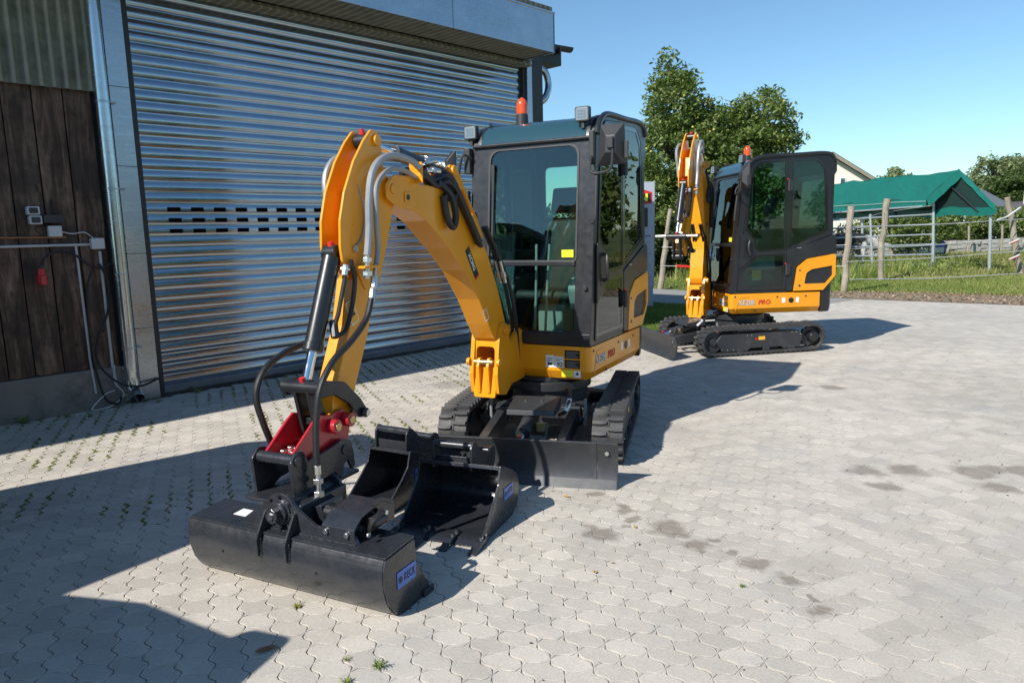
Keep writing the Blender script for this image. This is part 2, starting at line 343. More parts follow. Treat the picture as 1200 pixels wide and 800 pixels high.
# ------------------------------------------------------------------ workshop building (local x along the wall, -y outward)
def T3(x, y, z): return Matrix.Translation((x, y, z))
def RX(a): return Matrix.Rotation(a, 4, 'X')
def RY(a): return Matrix.Rotation(a, 4, 'Y')
def RZ(a): return Matrix.Rotation(a, 4, 'Z')
def galv(name, col=(.52, .56, .6), rough=.33, scale=9, flake=.12, bmp=.12):
    N = NT(name); c = N.obj; vo = N.n('ShaderNodeTexVoronoi'); N.l(c, vo.inputs['Vector']); vo.inputs['Scale'].default_value = scale*5; fl = flake
    k = N.math('ADD', N.math('MULTIPLY', N.noise(c, scale*.3, 6, .65), .85), N.math('MULTIPLY', vo.outputs['Distance'], flake))
    N.l(N.mix(N.rng(k, .25, .7), tuple(x*.78 for x in col), col), N.b.inputs['Base Color']); N.b.inputs['Metallic'].default_value = .92
    st = N.n('ShaderNodeMapping'); N.l(c, st.inputs[0]); st.inputs['Scale'].default_value = (1.2, 1, 14)
    r = N.math('ADD', N.rng(k, .25, .7, -.03, .05), N.rng(N.noise(st.outputs[0], 2.5, 5, .6), .3, .7, rough-.06, rough+.08)); N.l(r, N.b.inputs['Roughness'])
    h = N.math('ADD', N.math('MULTIPLY', N.noise(c, 2.2, 3, .5), 1.0), N.math('MULTIPLY', N.noise(st.outputs[0], 6, 3, .5), .12)); N.bump(h, bmp, .02); return N.m
M['slat'] = galv('galvanised_door_slat', (.38, .43, .50), .15, 5, .02, .015)
M['galv'] = galv('galvanised_sheet', (.42, .47, .53), .27, 6, .15, .22)
M['pipe'] = galv('zinc_pipe', (.55, .60, .64), .2, 4, .05, .06)
M['darktrim'] = mat('dark_painted_steel', (.02, .021, .024), .5)
N = NT('weathered_dark_planks'); c = N.obj; mp = N.n('ShaderNodeMapping'); N.l(c, mp.inputs[0]); mp.inputs['Scale'].default_value = (15, 15, 1.5)
oi = N.n('ShaderNodeObjectInfo'); off = N.n('ShaderNodeCombineXYZ'); N.l(N.math('MULTIPLY', oi.outputs['Random'], 37), off.inputs[2]); v = N.vmath('ADD', mp.outputs[0], off.outputs[0])
g = N.noise(v, 1, 8, .7, .6); c2 = N.ramp(g, [(.3, (.012, .007, .005)), (.47, (.08, .042, .026)), (.62, (.22, .14, .095)), (.75, (.30, .22, .17))])
kn = N.n('ShaderNodeTexVoronoi'); mp2 = N.n('ShaderNodeMapping'); N.l(c, mp2.inputs[0]); mp2.inputs['Scale'].default_value = (7, 7, 3.4); N.l(N.vmath('ADD', mp2.outputs[0], off.outputs[0]), kn.inputs['Vector']); kn.inputs['Scale'].default_value = 1
c2 = N.mix(N.rng(kn.outputs['Distance'], .16, .07, 0, .85), c2, (.008, .005, .004)); c2 = N.mix(N.rng(N.noise(N.vmath('ADD', c, off.outputs[0]), 1.6, 6, .7), .42, .6, 0, .8), c2, (.025, .015, .011))
N.l(c2, N.b.inputs['Base Color']); N.b.inputs['Roughness'].default_value = .8; N.bump(g, .6, .006); M['plank'] = N.m
N = NT('old_fibre_cement_sheet'); c = N.obj; k = N.noise(c, 5, 8, .72); mp = N.n('ShaderNodeMapping'); N.l(c, mp.inputs[0]); mp.inputs['Scale'].default_value = (3, 3, .7)
c2 = N.mix(N.rng(N.noise(mp.outputs[0], 4, 6, .7), .35, .65, 0, .7), N.ramp(k, [(.3, (.09, .095, .07)), (.6, (.22, .22, .17)), (.8, (.32, .30, .23))]), (.07, .08, .05)); x_ = N.n('ShaderNodeSeparateXYZ'); N.l(c, x_.inputs[0]); rid = N.math('COSINE', N.math('MULTIPLY', x_.outputs[0], 2*pi/.102)); c2 = N.mix(N.rng(rid, -.2, -.95, 0, .4), c2, (.42, .41, .34)); N.l(c2, N.b.inputs['Base Color']); N.b.inputs['Roughness'].default_value = .9; N.bump(k, .5, .01); M['fibre'] = N.m  # crests coloured lighter so the corrugation shows in flat shade
M['concrete'] = mat('stained_concrete', (.2, .185, .165), .85, var=.35, vs=3, bump=.5, bs=40, dirt=(.07, .06, .05), dirtamt=.8)
M['insidedark'] = mat('dim_interior', (.03, .03, .03), .9)
M['plasticgrey'] = mat('light_grey_plastic', (.5, .5, .5), .5)
M['cable'] = mat('black_cable', (.012, .012, .013), .55)

B = thing('workshop_building', 'workshop building with dark plank wall and wide galvanised roller door', 'building', A0, WA)
# roller door, slat by slat
DX0, DX1, PITCH, Z0 = .045, 5.63, .1115, .11
door = bpy.data.objects.new('roller_door', None); fin(door, None, B)
def slat_prof(n=7):
    pr = []
    for i in range(n+1):
        t = i/n; z = .006+t*(PITCH-.014); y = -.0085*sin(pi*t**.85); pr.append((y, z))
    return pr
def slat_mesh(holes=()):
    pr = slat_prof(9); bm = MB()
    def strip(x0, x1, pts):
        v = [(x, y, z) for (y, z) in pts for x in (x0, x1)]; bm.add(v, [(2*i, 2*i+1, 2*i+3, 2*i+2) for i in range(len(pts)-1)])
    if not holes: strip(DX0, DX1, pr)
    else:
        strip(DX0, DX1, pr[:3]); strip(DX0, DX1, pr[6:]); x = DX0
        for a, b in holes:
            strip(x, a, pr[2:7]); x = b
            mid = [(pr[2][0], pr[2][1]), (pr[6][0], pr[6][1])]
            for xx in (a, b): bm.add([(xx, mid[0][0], mid[0][1]), (xx, mid[1][0], mid[1][1]), (xx, .012, mid[1][1]), (xx, .012, mid[0][1])], [(0, 1, 2, 3)])
            bm.add([(a, mid[0][0], mid[0][1]), (b, mid[0][0], mid[0][1]), (b, .012, mid[0][1]), (a, .012, mid[0][1])], [(0, 1, 2, 3)])
            bm.add([(a, mid[1][0], mid[1][1]), (b, mid[1][0], mid[1][1]), (b, .012, mid[1][1]), (a, .012, mid[1][1])], [(0, 1, 2, 3)])
        strip(x, DX1, pr[2:7])
    # interlock lip above the bulge
    strip(DX0, DX1, [(0, PITCH-.008), (.007, PITCH-.007), (.007, PITCH+.005), (0, PITCH+.006)])
    return bm.mesh('slat', sharp=60, fix=False)
holes = [(.26+.243*i, .26+.243*i+.135) for i in range(22) if .26+.243*i+.155 < 5.5]
sm, sh = slat_mesh(), slat_mesh(holes)
for q in (sm, sh):
    q.materials.append(M['slat'])
NS = int((4.40-Z0)/PITCH)+1
for i in range(NS):
    z = Z0+i*PITCH; hole = abs(z+.055-1.87) < .17
    o = bpy.data.objects.new('slat', sh if hole else sm); fin(o, None, door, Matrix.Translation((rng.normal(0, .0015), rng.normal(0, .0012), z)) @ RX(rng.normal(0, .007)))
MB().box(DX0, DX1, -.02, .02, .035, Z0+.004).build('bottom_rail', M['slat'], door, .004)
MB().box(DX0, DX1, -.014, .014, .0, .034).build('rubber_seal', M['plastic'], door)
MB().box(DX0-.02, DX1+.02, .30, .32, 0, 4.5).build('door_backing', M['insidedark'], B)
MB().box(-.018, .042, -.06, .05, 0, 4.5).build('door_guide', M['darktrim'], B, .004)
MB().box(5.634, 5.69, -.06, .05, 0, 4.5).build('door_guide', M['darktrim'], B, .004)
MB().box(5.69, 5.80, -.10, .05, 0, 4.45).build('door_post', M['galv'], B, .008)
MB().box(5.80, 6.12, -.03, .3, 0, 4.5).build('corner_post', M['darktrim'], B, .006)
# galvanised cover left of the door
MB().prism([(-.205, .02), (-.205, -.10), (-.02, -.10), (-.02, .02)], 'xy', .02, 4.5).build('column_cladding', M['galv'], B, .006)
for z in (.75, 1.5, 2.35, 3.1): MB().box(-.203, -.022, -.1025, -.0995, z, z+.006).build('cladding_seam', M['darktrim'], B)
# downpipe
bm = MB(); xs = -.285
bm.tube([(xs, -.13, 4.6), (xs, -.13, .34)], .062, 20); pipe = bm.build('downpipe', M['pipe'], B)
bm = MB(); bm.tube(catmull([(xs, -.13, .36), (xs, -.13, .24), (xs-.0, -.15, .14), (xs, -.23, .07)], 5), .066, 20, False).build('pipe_shoe', M['pipe'], pipe)
for z in (2.93, 2.12, .56, 1.3):
    bm = MB().tube([(xs, -.13, z), (xs, -.13, z+.02)], .067, 20)
    if z != 1.3: bm.cyl((xs+.06, -.13, z+.01), (xs+.12, -.13, z+.01), .008)
    bm.build('pipe_clamp', M['galv'], pipe)
# plank wall
widths = [.235, .25, .235, .21, .26, .25, .22, .24, .26, .25, .23, .25]; x = -.36
for k, wd in enumerate(widths):
    z0 = .40+rng.normal(0, .006); x1 = x-wd
    bm = MB(); dpt = .028+rng.uniform(0, .012)
    bm.prism([(x-.004, z0), (x-.006+rng.normal(0, .003), 1.7), (x-.004, 3.12), (x1+.006, 3.12), (x1+.006+rng.normal(0, .004), 1.6), (x1+.005, z0)], 'xz', -.02-dpt, -.012).build('plank', M['plank'], B, .003)
    x = x1
MB().box(x, -.21, -.01, .3, .38, 4.5).build('wall_core', M['insidedark'], B)
MB().box(x-.02, -.35, -.075, .25, -.1, .395).build('concrete_plinth', M['concrete'], B, .012)
# corrugated fibre cement above
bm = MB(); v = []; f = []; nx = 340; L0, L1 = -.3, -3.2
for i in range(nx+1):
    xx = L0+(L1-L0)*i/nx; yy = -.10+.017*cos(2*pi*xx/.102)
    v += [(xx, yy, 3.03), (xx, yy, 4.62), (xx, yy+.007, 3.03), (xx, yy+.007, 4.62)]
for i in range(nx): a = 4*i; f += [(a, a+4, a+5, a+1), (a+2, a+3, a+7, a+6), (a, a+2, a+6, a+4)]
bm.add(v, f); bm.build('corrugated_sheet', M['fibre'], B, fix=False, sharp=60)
# fascia, soffit, roof
bm = MB(); bm.prism([(-.80, 4.14), (-.80, 4.66), (-.815, 4.665), (-.815, 4.69), (-.74, 4.70), (-.74, 4.66), (-.785, 4.65), (-.785, 4.15)], 'yz', -7.5, 5.53)
bm.prism([(-.80, 4.14), (0.3, 4.14), (0.3, 4.70), (-.80, 4.70)], 'yz', 5.50, 5.531).build('fascia', M['galv'], B, .003)
for xj in (1.55, -1.45, 3.6): MB().box(xj, xj+.004, -.8025, -.799, 4.142, 4.664).build('fascia_joint', M['darktrim'], B)
MB().box(-7.5, 5.52, -.784, .3, 4.155, 4.175).build('soffit', M['fibre'], B)
MB().box(-7.5, 5.5, -.79, 9, 4.705, 4.76).build('roof', M['fibre'], B, .01)
# roller drum cover under the soffit
bm = MB()
for i in range(6): bm.box(-.02, 5.7, -.17-.03*(i % 2), .05, 4.10-.035*i-.03+.19, 4.10-.035*i+.19)
bm.build('door_lintel_trim', M['fibre'], B, .003)
MB().box(-7.4, -3.2, -.02, .2, 0, 4.4).build('side_wall', M['plank'], B)
MB().box(5.9, 6.1, .31, 9, 0, 4.5).build('end_wall', M['galv'], B)
# roof edge and gutter behind the corner
bm = MB(); bm.prism([(5.54, 4.36), (7.0, 4.36), (7.0, 4.62), (5.54, 4.70)], 'xz', .32, 3.2).build('rear_roof_edge', M['darktrim'], B, .01)
half = [(.075*cos(a), .075*sin(a)) for a in np.linspace(pi, 2*pi, 11)]+[(.069*cos(a), .069*sin(a)) for a in np.linspace(2*pi, pi, 11)]
gm = RY(radians(-4)); bm = MB(); bm.prism([(a, b) for a, b in half], 'yz', 5.95, 7.12, m=T3(0, .22, 4.27) @ RY(radians(-3)) @ T3(0, 0, 0)); gut = bm.build('gutter', M['darktrim'], B, sharp=40)
for gx in (6.2, 6.75): MB().box(gx, gx+.03, .14, .31, 4.5, 4.62).build('gutter_bracket', M['darktrim'], gut)
bm = MB(); bm.tube(catmull([(6.2, .2, 4.5), (6.22, .16, 4.25), (6.34, .1, 4.12), (6.38, .08, 3.92), (6.30, .08, 3.74), (6.13, .1, 3.62)], 6), .055, 14).build('gutter_elbow', M['pipe'], B)
MB().tube([(6.2, .2, 4.52), (6.21, .17, 4.33)], .06, 14).build('elbow_collar', M['white'], B)
# electrical bits on the planks
bm = MB(); bm.prism(rp(rect(-1.0, -.90, 1.885, 1.96), .012), 'xz', -.12, -.05); bm.build('socket', M['plasticgrey'], B, .004)
MB().prism(rp(rect(-.985, -.915, 1.897, 1.948), .012), 'xz', -.127, -.118).build('socket_lid', M['plastic'], B, .003)
MB().prism(rp(rect(-.99, -.89, 1.80, 1.877), .012), 'xz', -.12, -.05).build('socket', M['plasticgrey'], B, .004)
MB().prism(rp(rect(-.975, -.905, 1.812, 1.865), .012), 'xz', -.127, -.118).build('socket_lid', M['plastic'], B, .003)
MB().prism(rp(rect(-.88, -.72, 1.81, 1.885), .01), 'xz', -.13, -.05).build('socket_row', M['plastic'], B, .004)
MB().prism(rp(rect(-.85, -.74, 1.685, 1.785), .01), 'xz', -.11, -.05).build('junction_box', M['plasticgrey'], B, .004)
MB().prism(rp(rect(-.51, -.395, 1.56, 1.665), .01), 'xz', -.12, -.05).build('junction_box', M['plasticgrey'], B, .004)
def tubeo(name, pts, r, m, par, n=8, sm_=6, mtx=None): return MB().tube(catmull(pts, sm_) if sm_ else pts, r, n).build(name, m, par, mtx=mtx)
tubeo('conduit', [(-3, -.06, 1.605), (-.51, -.06, 1.605)], .012, M['plasticgrey'], B, 8, 0)
tubeo('copper_pipe', [(-3, -.06, 1.70), (-.7, -.06, 1.68)], .01, mat('tarnished_copper', (.3, .15, .07), .5, .5), B, 8, 0)
tubeo('conduit', [(-.43, -.06, 1.54), (-.43, -.06, .42), (-.42, -.09, .2)], .014, M['plasticgrey'], B, 8, 0)
tubeo('conduit', [(-.63, -.06, 1.59), (-.62, -.06, .5), (-.61, -.09, .16)], .011, M['plasticgrey'], B, 8, 0)
tubeo('wire', [(-.74, -.07, 1.73), (-.65, -.08, 1.71), (-.55, -.08, 1.72), (-.47, -.07, 1.66)], .006, M['plasticgrey'], B, 6)
tubeo('wire', [(-.84, -.08, 1.8), (-.95, -.09, 1.76), (-.9, -.09, 1.7)], .006, M['cable'], B, 6)
tubeo('wire', [(-.42, -.09, .42), (-.44, -.11, .25), (-.38, -.14, .12), (-.5, -.16, .03), (-.68, -.16, .02), (-.55, -.13, .14), (-.45, -.12, .17)], .007, M['plasticgrey'], B, 6)
cb_ = tag(tubeo('power_cable', [(-.93, -.1, 1.42), (-.9, -.1, 1.5), (-.8, -.1, 1.545), (-.67, -.1, 1.52), (-.5, -.1, 1.38), (-.36, -.1, 1.41), (-.33, -.09, 1.46)], .011, M['cable'], None, 8), 'black power cable looping up from the hanging red plug', 'cable'); cb_.matrix_world = T3(*A0) @ RZ(WA)
cb_ = tag(tubeo('power_cable', [(-.50, -.1, 1.39), (-.57, -.1, 1.25), (-.60, -.1, 1.0), (-.60, -.1, .5), (-.55, -.13, .12), (-.45, -.17, .04), (-.4, -.14, .10)], .011, M['cable'], None, 8), 'black cable hanging straight down the planks to the ground', 'cable'); cb_.matrix_world = T3(*A0) @ RZ(WA)
cb_ = tag(tubeo('power_cable', [(-.46, -.1, 1.42), (-.40, -.1, 1.25), (-.43, -.1, .95), (-.55, -.1, .68), (-.56, -.1, .45), (-.44, -.2, .26), (-.25, -.215, .19), (-.03, -.12, .22)], .011, M['cable'], None, 8), 'black cable sagging across the foot of the downpipe', 'cable'); cb_.matrix_world = T3(*A0) @ RZ(WA)
pl = thing('power_plug', 'red industrial power plug hanging on a black cable', 'plug', A0+WD*-.95+WN*.12+Vector((0, 0, 1.25)), WA)
MB().cyl((0, 0, 0), (0, 0, .085), .042, .045, 16).build('plug_shroud', M['red'], pl, .004)
MB().cyl((0, 0, .085), (0, 0, .15), .034, .024, 14).build('plug_body', M['redcap'], pl, .004)
MB().cyl((0, 0, .15), (.01, 0, .18), .018, .014, 10).build('gland', M['plastic'], pl)
# ------------------------------------------------------------------ mini excavators
def piv(p, a): return T3(p[0], 0, p[1]) @ RY(-a) @ T3(-p[0], 0, -p[1])
SIDE_TXT = Matrix(((-1, 0, 0, 0), (0, 0, 1, 0), (0, 1, 0, 0), (0, 0, 0, 1)))
FRONT_TXT = Matrix(((0, 0, 1, 0), (1, 0, 0, 0), (0, 1, 0, 0), (0, 0, 0, 1)))
SHEAR = Matrix(((1, 0, -.1, .078), (0, 1, 0, 0), (0, 0, 1, 0), (0, 0, 0, 1)))
YL, YR = .47, -.57
cache = {}
def tread_lug():
    if 'lug' not in cache:
        bm = MB()
        for s_, off in ((1, -.016), (-1, .016)):
            p = [(-.017+off, .004*s_), (.013+off, .004*s_), (.020+off, .05*s_), (.004+off+.012, .106*s_), (-.022+off+.006, .106*s_), (-.012+off, .05*s_)]
            q = [(x*.72+off*.28, y*.97) for x, y in p]; n = len(p)
            v = [(x, y, -.004) for x, y in p]+[(x, y, .021) for x, y in q]
            bm.add(v, [tuple(range(n-1, -1, -1)), tuple(range(n, 2*n))]+[(i, (i+1) % n, (i+1) % n+n, i+n) for i in range(n)])
        bm.box(-.034, .034, -.012, .012, -.004, .004)
        me = bm.mesh('tread_lug', sharp=25); me.materials.append(M['rubber']); cache['lug'] = me
    return cache['lug']
def bolt(bm, p, ax, r=.009, h=.007):
    a = Vector(p); d = Vector(ax); bm.cyl(a, a+d*h, r, r*.9, 6)
def undercarriage(R, U):
    cx, cz, rr = .69, .19, .168
    def stad(r, n=14): return [(cx+r*cos(a), cz+r*sin(a)) for a in np.linspace(-pi/2, pi/2, n)]+[(-cx+r*cos(a), cz+r*sin(a)) for a in np.linspace(pi/2, 3*pi/2, n)]
    Lp = 2*2*cx+2*pi*rr; NL = 54
    for s in (1, -1):
        yc = s*.558
        t = MB().prism(stad(rr), 'xz', yc-.107, yc+.107, [stad(rr-.028)]).build('rubber_track', M['rubber'], R, .004, U)
        for k in range(NL):
            d = (k+.3)*Lp/NL
            if d < 2*cx: p, a = (cx-d, cz-rr), pi            # bottom, outward = -z
            elif d < 2*cx+pi*rr: th = (d-2*cx)/rr; p, a = (-cx-rr*sin(th), cz-rr*cos(th)), pi+th
            elif d < 4*cx+pi*rr: p, a = (-cx+(d-2*cx-pi*rr), cz+rr), 2*pi
            else: th = (d-4*cx-pi*rr)/rr; p, a = (cx+rr*sin(th), cz+rr*cos(th)), th
            o = bpy.data.objects.new('tread_lug', tread_lug()); fin(o, None, t, T3(p[0], yc, p[1]) @ RY(a))
        fr = MB(); fr.prism(rp([(.60, .10), (.66, .19), (.58, .285), (-.50, .285), (-.56, .22), (-.52, .07), (-.30, .055), (-.25, .09), (.18, .09), (.22, .055), (.55, .055)], .02), 'xz', yc-.07, yc+.075)
        f_ = fr.build('track_frame', M['chassis'], R, .006, U)
        b = MB()
        for (x, z) in ((.58, .085), (.50, .085), (.42, .085), (.32, .09), (-.38, .085), (.17, .255), (.23, .255), (-.40, .265), (-.46, .265), (-.52, .24)): bolt(b, (x, yc+s*.075, z), (0, s, 0))
        b.build('bolt', M['zinc'], f_)
        for x in (.32, -.04, -.40): MB().cyl((x, yc-.085, .068), (x, yc+.085, .068), .046, n=18).cyl((x, yc-.092, .068), (x, yc+.092, .068), .014, n=8).build('track_roller', M['chassis'], R, .003, U)
        MB().cyl((cx, yc-.05, cz), (cx, yc+.05, cz), .137, n=28).cyl((cx, yc-.07, cz), (cx, yc+.07, cz), .05, n=16).build('idler_wheel', M['chassis'], R, .006, U)
        g = circ(-cx, cz, .12, 22); g = [(-cx+(x+cx)*(1.12 if i % 2 else .95), cz+(z-cz)*(1.12 if i % 2 else .95)) for i, (x, z) in enumerate(g)]
        sp = MB().prism(g, 'xz', yc-.02, yc+.02).build('sprocket', M['chassis'], R, .003, U)
        MB().cyl((-cx-.02, yc, cz), (-cx-.02, yc+s*.095, cz), .075, .068, 20).cyl((-cx-.02, yc+s*.095, cz), (-cx-.02, yc+s*.105, cz), .06, .05, 20).build('travel_motor', M['char'], sp, .004)
        MB().box(-.02, .07, yc+s*.0765-.001, yc+s*.0765+.001, .19, .235).build('sticker', M['olabel'], f_)
        MB().cyl((.10, yc+s*.074, .205), (.10, yc+s*.079, .205), .014, n=10).build('grease_cap', M['redcap'], f_)
    c = MB().box(-.36, .36, -.30, .30, .15, .30)
    for sx in (1, -1):
        for sy in (1, -1): c.tube([(sx*.22, sy*.25, .26), (sx*.34, sy*.40, .23), (sx*.36, sy*.49, .19)], [.075, .065, .06], 4)
    c.build('chassis_frame', M['chassis'], R, .008, U)
    MB().cyl((0, 0, .30), (0, 0, .40), .30, n=40).cyl((0, 0, .40), (0, 0, .47), .33, n=40).cyl((0, 0, .47), (0, 0, .505), .28, n=40).build('slewing_ring', M['chassis'], R, .006)
    # blade
    prof = [(1.262, .004), (1.225, .07), (1.21, .16), (1.218, .24), (1.238, .292), (1.222, .298), (1.2, .24), (1.192, .16), (1.207, .07), (1.242, 0)]
    bl = MB().prism(prof, 'xz', -.535, .535).build('dozer_blade', M['chassis'], R, .003, U)
    for s in (1, -1): MB().prism([(x-.002, z) for x, z in prof], 'xz', s*.537, s*.668).build('blade_wing', M['chassis'], bl, .003)
    MB().prism([(1.266, -.001), (1.234, .055), (1.226, .053), (1.25, -.002)], 'xz', -.66, .66).build('cutting_edge', M['chassis'], bl)
    b = MB().box(1.12, 1.2, -.04, -.022, .12, .25).box(1.12, 1.2, .022, .04, .12, .25); b.build('cylinder_lug', M['chassis'], bl, .003)
    b = MB(); bolt(b, (1.22, .6, .225), (1, 0, 0), .016, .012); bolt(b, (1.22, -.6, .225), (1, 0, 0), .016, .012); b.build('blade_bolt', M['zinc'], bl)
    for s in (1, -1):
        MB().prism([(.42, .18), (.42, .30), (.52, .31), (1.2, .22), (1.2, .12), (.8, .16)], 'xz', s*.27-.032, s*.27+.032).build('blade_arm', M['chassis'], R, .006, U)
        MB().cyl((.46, s*.27-.06, .225), (.46, s*.27+.06, .225), .035, n=14).build('arm_pin', M['chassis'], R, .003, U)
        MB().cyl((.46, s*.27+s*.035, .26), (.46, s*.27+s*.035, .275), .013, n=8).build('grease_cap', M['redcap'], R, 0, U)
        MB().tube([(.50, s*.36, .2), (.50, s*.36, .40)], .012, 8).build('travel_hose_pipe', M['sleeve'], R, 0, U)
        MB().prism(rp([(.30, .15), (.50, .15), (.50, .26), (.42, .33), (.30, .33)], .02), 'xz', s*.40, s*.42).build('frame_gusset', M['chassis'], R, .003, U)
    bc = MB().cyl((.56, 0, .38), (.96, 0, .265), .047, n=20).cyl((.95, 0, .268), (.99, 0, .256), .052, n=20).build('blade_cylinder', M['chassis'], R, .003, U)
    MB().cyl((.98, 0, .259), (1.12, 0, .218), .024, n=16).build('cylinder_rod', M['chrome'], bc)
    MB().cyl((1.14, -.05, .208), (1.14, .05, .208), .024, n=14).cyl((1.14, -.025, .208), (1.14, .025, .208), .04, n=16).build('cylinder_eye', M['chassis'], bc, .003)
    MB().cyl((1.09, .0, .26), (1.095, 0, .275), .014, n=8).build('grease_cap', M['redcap'], bc)
    MB().prism([(.58, .43), (.84, .385), (.85, .35), (.84, .35), (.83, .375), (.58, .415)], 'xz', -.15, .19).prism([(.58, .43), (.84, .385), (.845, .345), (.58, .345)], 'xz', .18, .192).build('cylinder_cover', M['chassis'], R, .004, U)
    b = MB()
    for y in (-.05, .07): bolt(b, (.68, y, .413), (.19, 0, .98), .012, .008)
    b.build('cover_bolt', M['zinc'], R, 0, U)
    MB().tube(catmull([(.42, .16, .44), (.52, .24, .47), (.66, .27, .43), (.72, .25, .36), (.7, .2, .32)], 6), .014, 8).build('blade_hose', M['hose'], R, 0, U)
    MB().tube(catmull([(.66, .27, .43), (.70, .265, .39), (.72, .25, .36)], 4), .0165, 8).build('hose_sleeve', M['white'], R, 0, U)
    MB().box(.905, .912, .08, .15, .26, .32).build('bracket_plate', M['brasszinc'], R, .002, U)
    MB().cyl((1.02, .06, .24), (1.02, .17, .24), .018, n=10).tube([(1.01, .16, .24), (.98, .17, .33)], .01, 8).build('grease_pipe', M['chassis'], R, .002, U)

def pane(bm, poly, plane, at, th=.006, m=None): return bm.prism(poly, plane, at-th/2, at+th/2, m=m)
def house(R):
    """slewing upper structure: body panels, cab, interior"""
    # yellow lower body
    def ring(ins, z, zb): return None
    o1 = rp([(.30, YL, .05), (-.90, YL, .02), (-.90, YR, .02), (.12, YR, .01), (.12, -.17, .01), (.30, -.17, .02)], .02, 4)
    def inset(p, d): return [(x-(d if x > .2 else 0), (y-d if y > .3 else y)) for x, y in p]
    n = len(o1); lv = [(0, .765), (0, .575), (.045, .505)]; v = []; f = []
    for d, z in lv: v += [(x, y, z) for x, y in inset(o1, d)]
    for k in range(2): f += [(k*n+i, k*n+(i+1) % n, (k+1)*n+(i+1) % n, (k+1)*n+i) for i in range(n)]
    f += [tuple(range(n)), tuple(range(2*n, 3*n))]
    body = MB().add(v, f).build('lower_body_panel', M['yellow'], R, .006)
    MB().box(.05, .12, YR+.01, -.175, .50, .80).build('recess_panel', M['darktrim'], R)
    MB().box(-.2, .28, YR+.02, -.19, .49, .515).build('slew_deck_plate', M['darktrim'], R)
    # recessed line of the side panel and pressed bolts
    b = MB()
    for (x, z) in ((-.32, .715), (-.70, .715), (-.03, .54), (.24, .73)): b.cyl((x, YL-.004, z), (x, YL+.004, z), .011, n=10)
    b.build('panel_bolt', M['char'], body)
    MB().cyl((-.505, YL-.01, .665), (-.505, YL+.003, .665), .034, n=18).build('filler_hole', M['black'], body)
    for x, w_ in ((-.405, .045), (-.59, .04)): MB().box(x-w_/2, x+w_/2, YL, YL+.002, .635, .70).build('white_sticker', M['white'], body)
    # raised swage behind the model name
    MB().prism(rp([(.235, .555), (.18, .72), (.05, .728), (.05, .721), (.172, .713), (.224, .556)], .004), 'xz', YL-.002, YL+.004).build('swage_line', M['yellow'], body, .001)
    text('XE20E', .088, M['silverprint'], body, T3(.085, YL+.0032, .648) @ SIDE_TXT, weight=.0006, ext=.0012, sx=.9, space=1.05)
    text('PRO', .082, M['redprint'], body, T3(-.145, YL+.0032, .65) @ SIDE_TXT, weight=.0012, ext=.0012, shear=.25, space=1.02)
    text('XE20E', .088, M['black'], body, T3(.085, YL+.0012, .648) @ SIDE_TXT, weight=.003, ext=.0006, sx=.9, space=1.05, name='lettering_outline')
    # front stickers
    def st(name, y0, y1, z0, z1, m_, e=.0012): return MB().box(.30, .30+e, y0, y1, z0, z1).build(name, m_, body)
    st('sound_label', .105, .172, .598, .69, M['white']); st('sound_label', .176, .25, .598, .682, M['white'])
    text('93', .05, M['black'], body, T3(.3018, .222, .62) @ FRONT_TXT, weight=.0005, ext=.0004)
    for k in range(3): st('print_line', .112, .112+.05-.01*k, .665-.012*k, .669-.012*k, M['black'], .0018)
    st('pictogram', .12, .158, .612, .633, M['black'], .0018); st('print_line', .182, .24, .664, .668, M['black'], .0018); st('print_line', .182, .225, .65, .654, M['black'], .0018)
    for z0, z1 in ((.672, .735), (.598, .662)):
        st('rating_plate', .262, .385, z0, z1, M['black'])
        for k in range(3): st('print_line', .275, .372-.02*(k % 2), z0+.012+.016*k, z0+.0155+.016*k, M['grey_trim'], .0018)
    st('yellow_sticker', .235, .33, .53, .582, M['ylabel']); st('white_sticker', .333, .39, .53, .582, M['white'])
    MB().prism([(.362, .575), (.378, .55), (.346, .55)], 'yz', .3012, .3018).build('pictogram', M['black'], body)
    # engine side panels and hood
    MB().prism(rp([(-.43, .785, 0), (-.43, 1.285), (-1.04, 1.49), (-1.075, 1.46), (-1.085, 1.25), (-.70, 1.20, .05), (-.56, 1.10, .05), (-.515, .785, 0)], .015), 'xz', YL-.02, YL+.012).build('rear_side_cover', M['char'], R, .006)
    yp = rp([(-.525, .785, 0), (-.565, 1.085, .05), (-.70, 1.19, .08), (-1.075, 1.245, .03), (-1.08, .97, .03), (-.92, .785, .02)], .02)
    vent = rp([(-.665, .87), (-.69, 1.01, .05), (-.76, 1.055, .04), (-1.035, 1.095), (-1.04, .97), (-.95, .87)], .02)
    ep = MB().prism(yp, 'xz', YL-.02, YL+.018, [vent]).build('engine_side_panel', M['yellow'], R, .006)
    vg = MB().prism([(x*.995-.004, z) for x, z in vent], 'xz', YL-.02, YL+.002).build('vent_grille', M['plastic'], ep)
    b = MB()
    for k in range(9):
        z = .89+.022*k; x0 = -.67-.03*max(0, (z-1.0)/.05); x1 = max(-1.03, -.955-.085*min(1, (z-.87)/.1)); b.box(x1+.01, x0-.01, YL+.002, YL+.006, z, z+.008)
    b.build('grille_slats', M['char'], vg)
    MB().cyl((-.60, YL+.015, .85), (-.60, YL+.022, .85), .014, n=12).build('panel_lock', M['char'], ep); MB().cyl((-.60, YL+.015, 1.045), (-.60, YL+.022, 1.045), .01, n=12).build('panel_lock', M['char'], ep)
    # rounded tail: counterweight and hood
    tail = lambda x0, x1, r: rp([(x0, YL-.002, 0), (x1, YL-.03, r), (x1-.02, -.05, .5), (x1, YR+.03, r), (x0, YR+.002, 0)], r, 6)
    bm = MB(); o_ = tail(-.905, -1.07, .12); n = len(o_); v = []; f = []
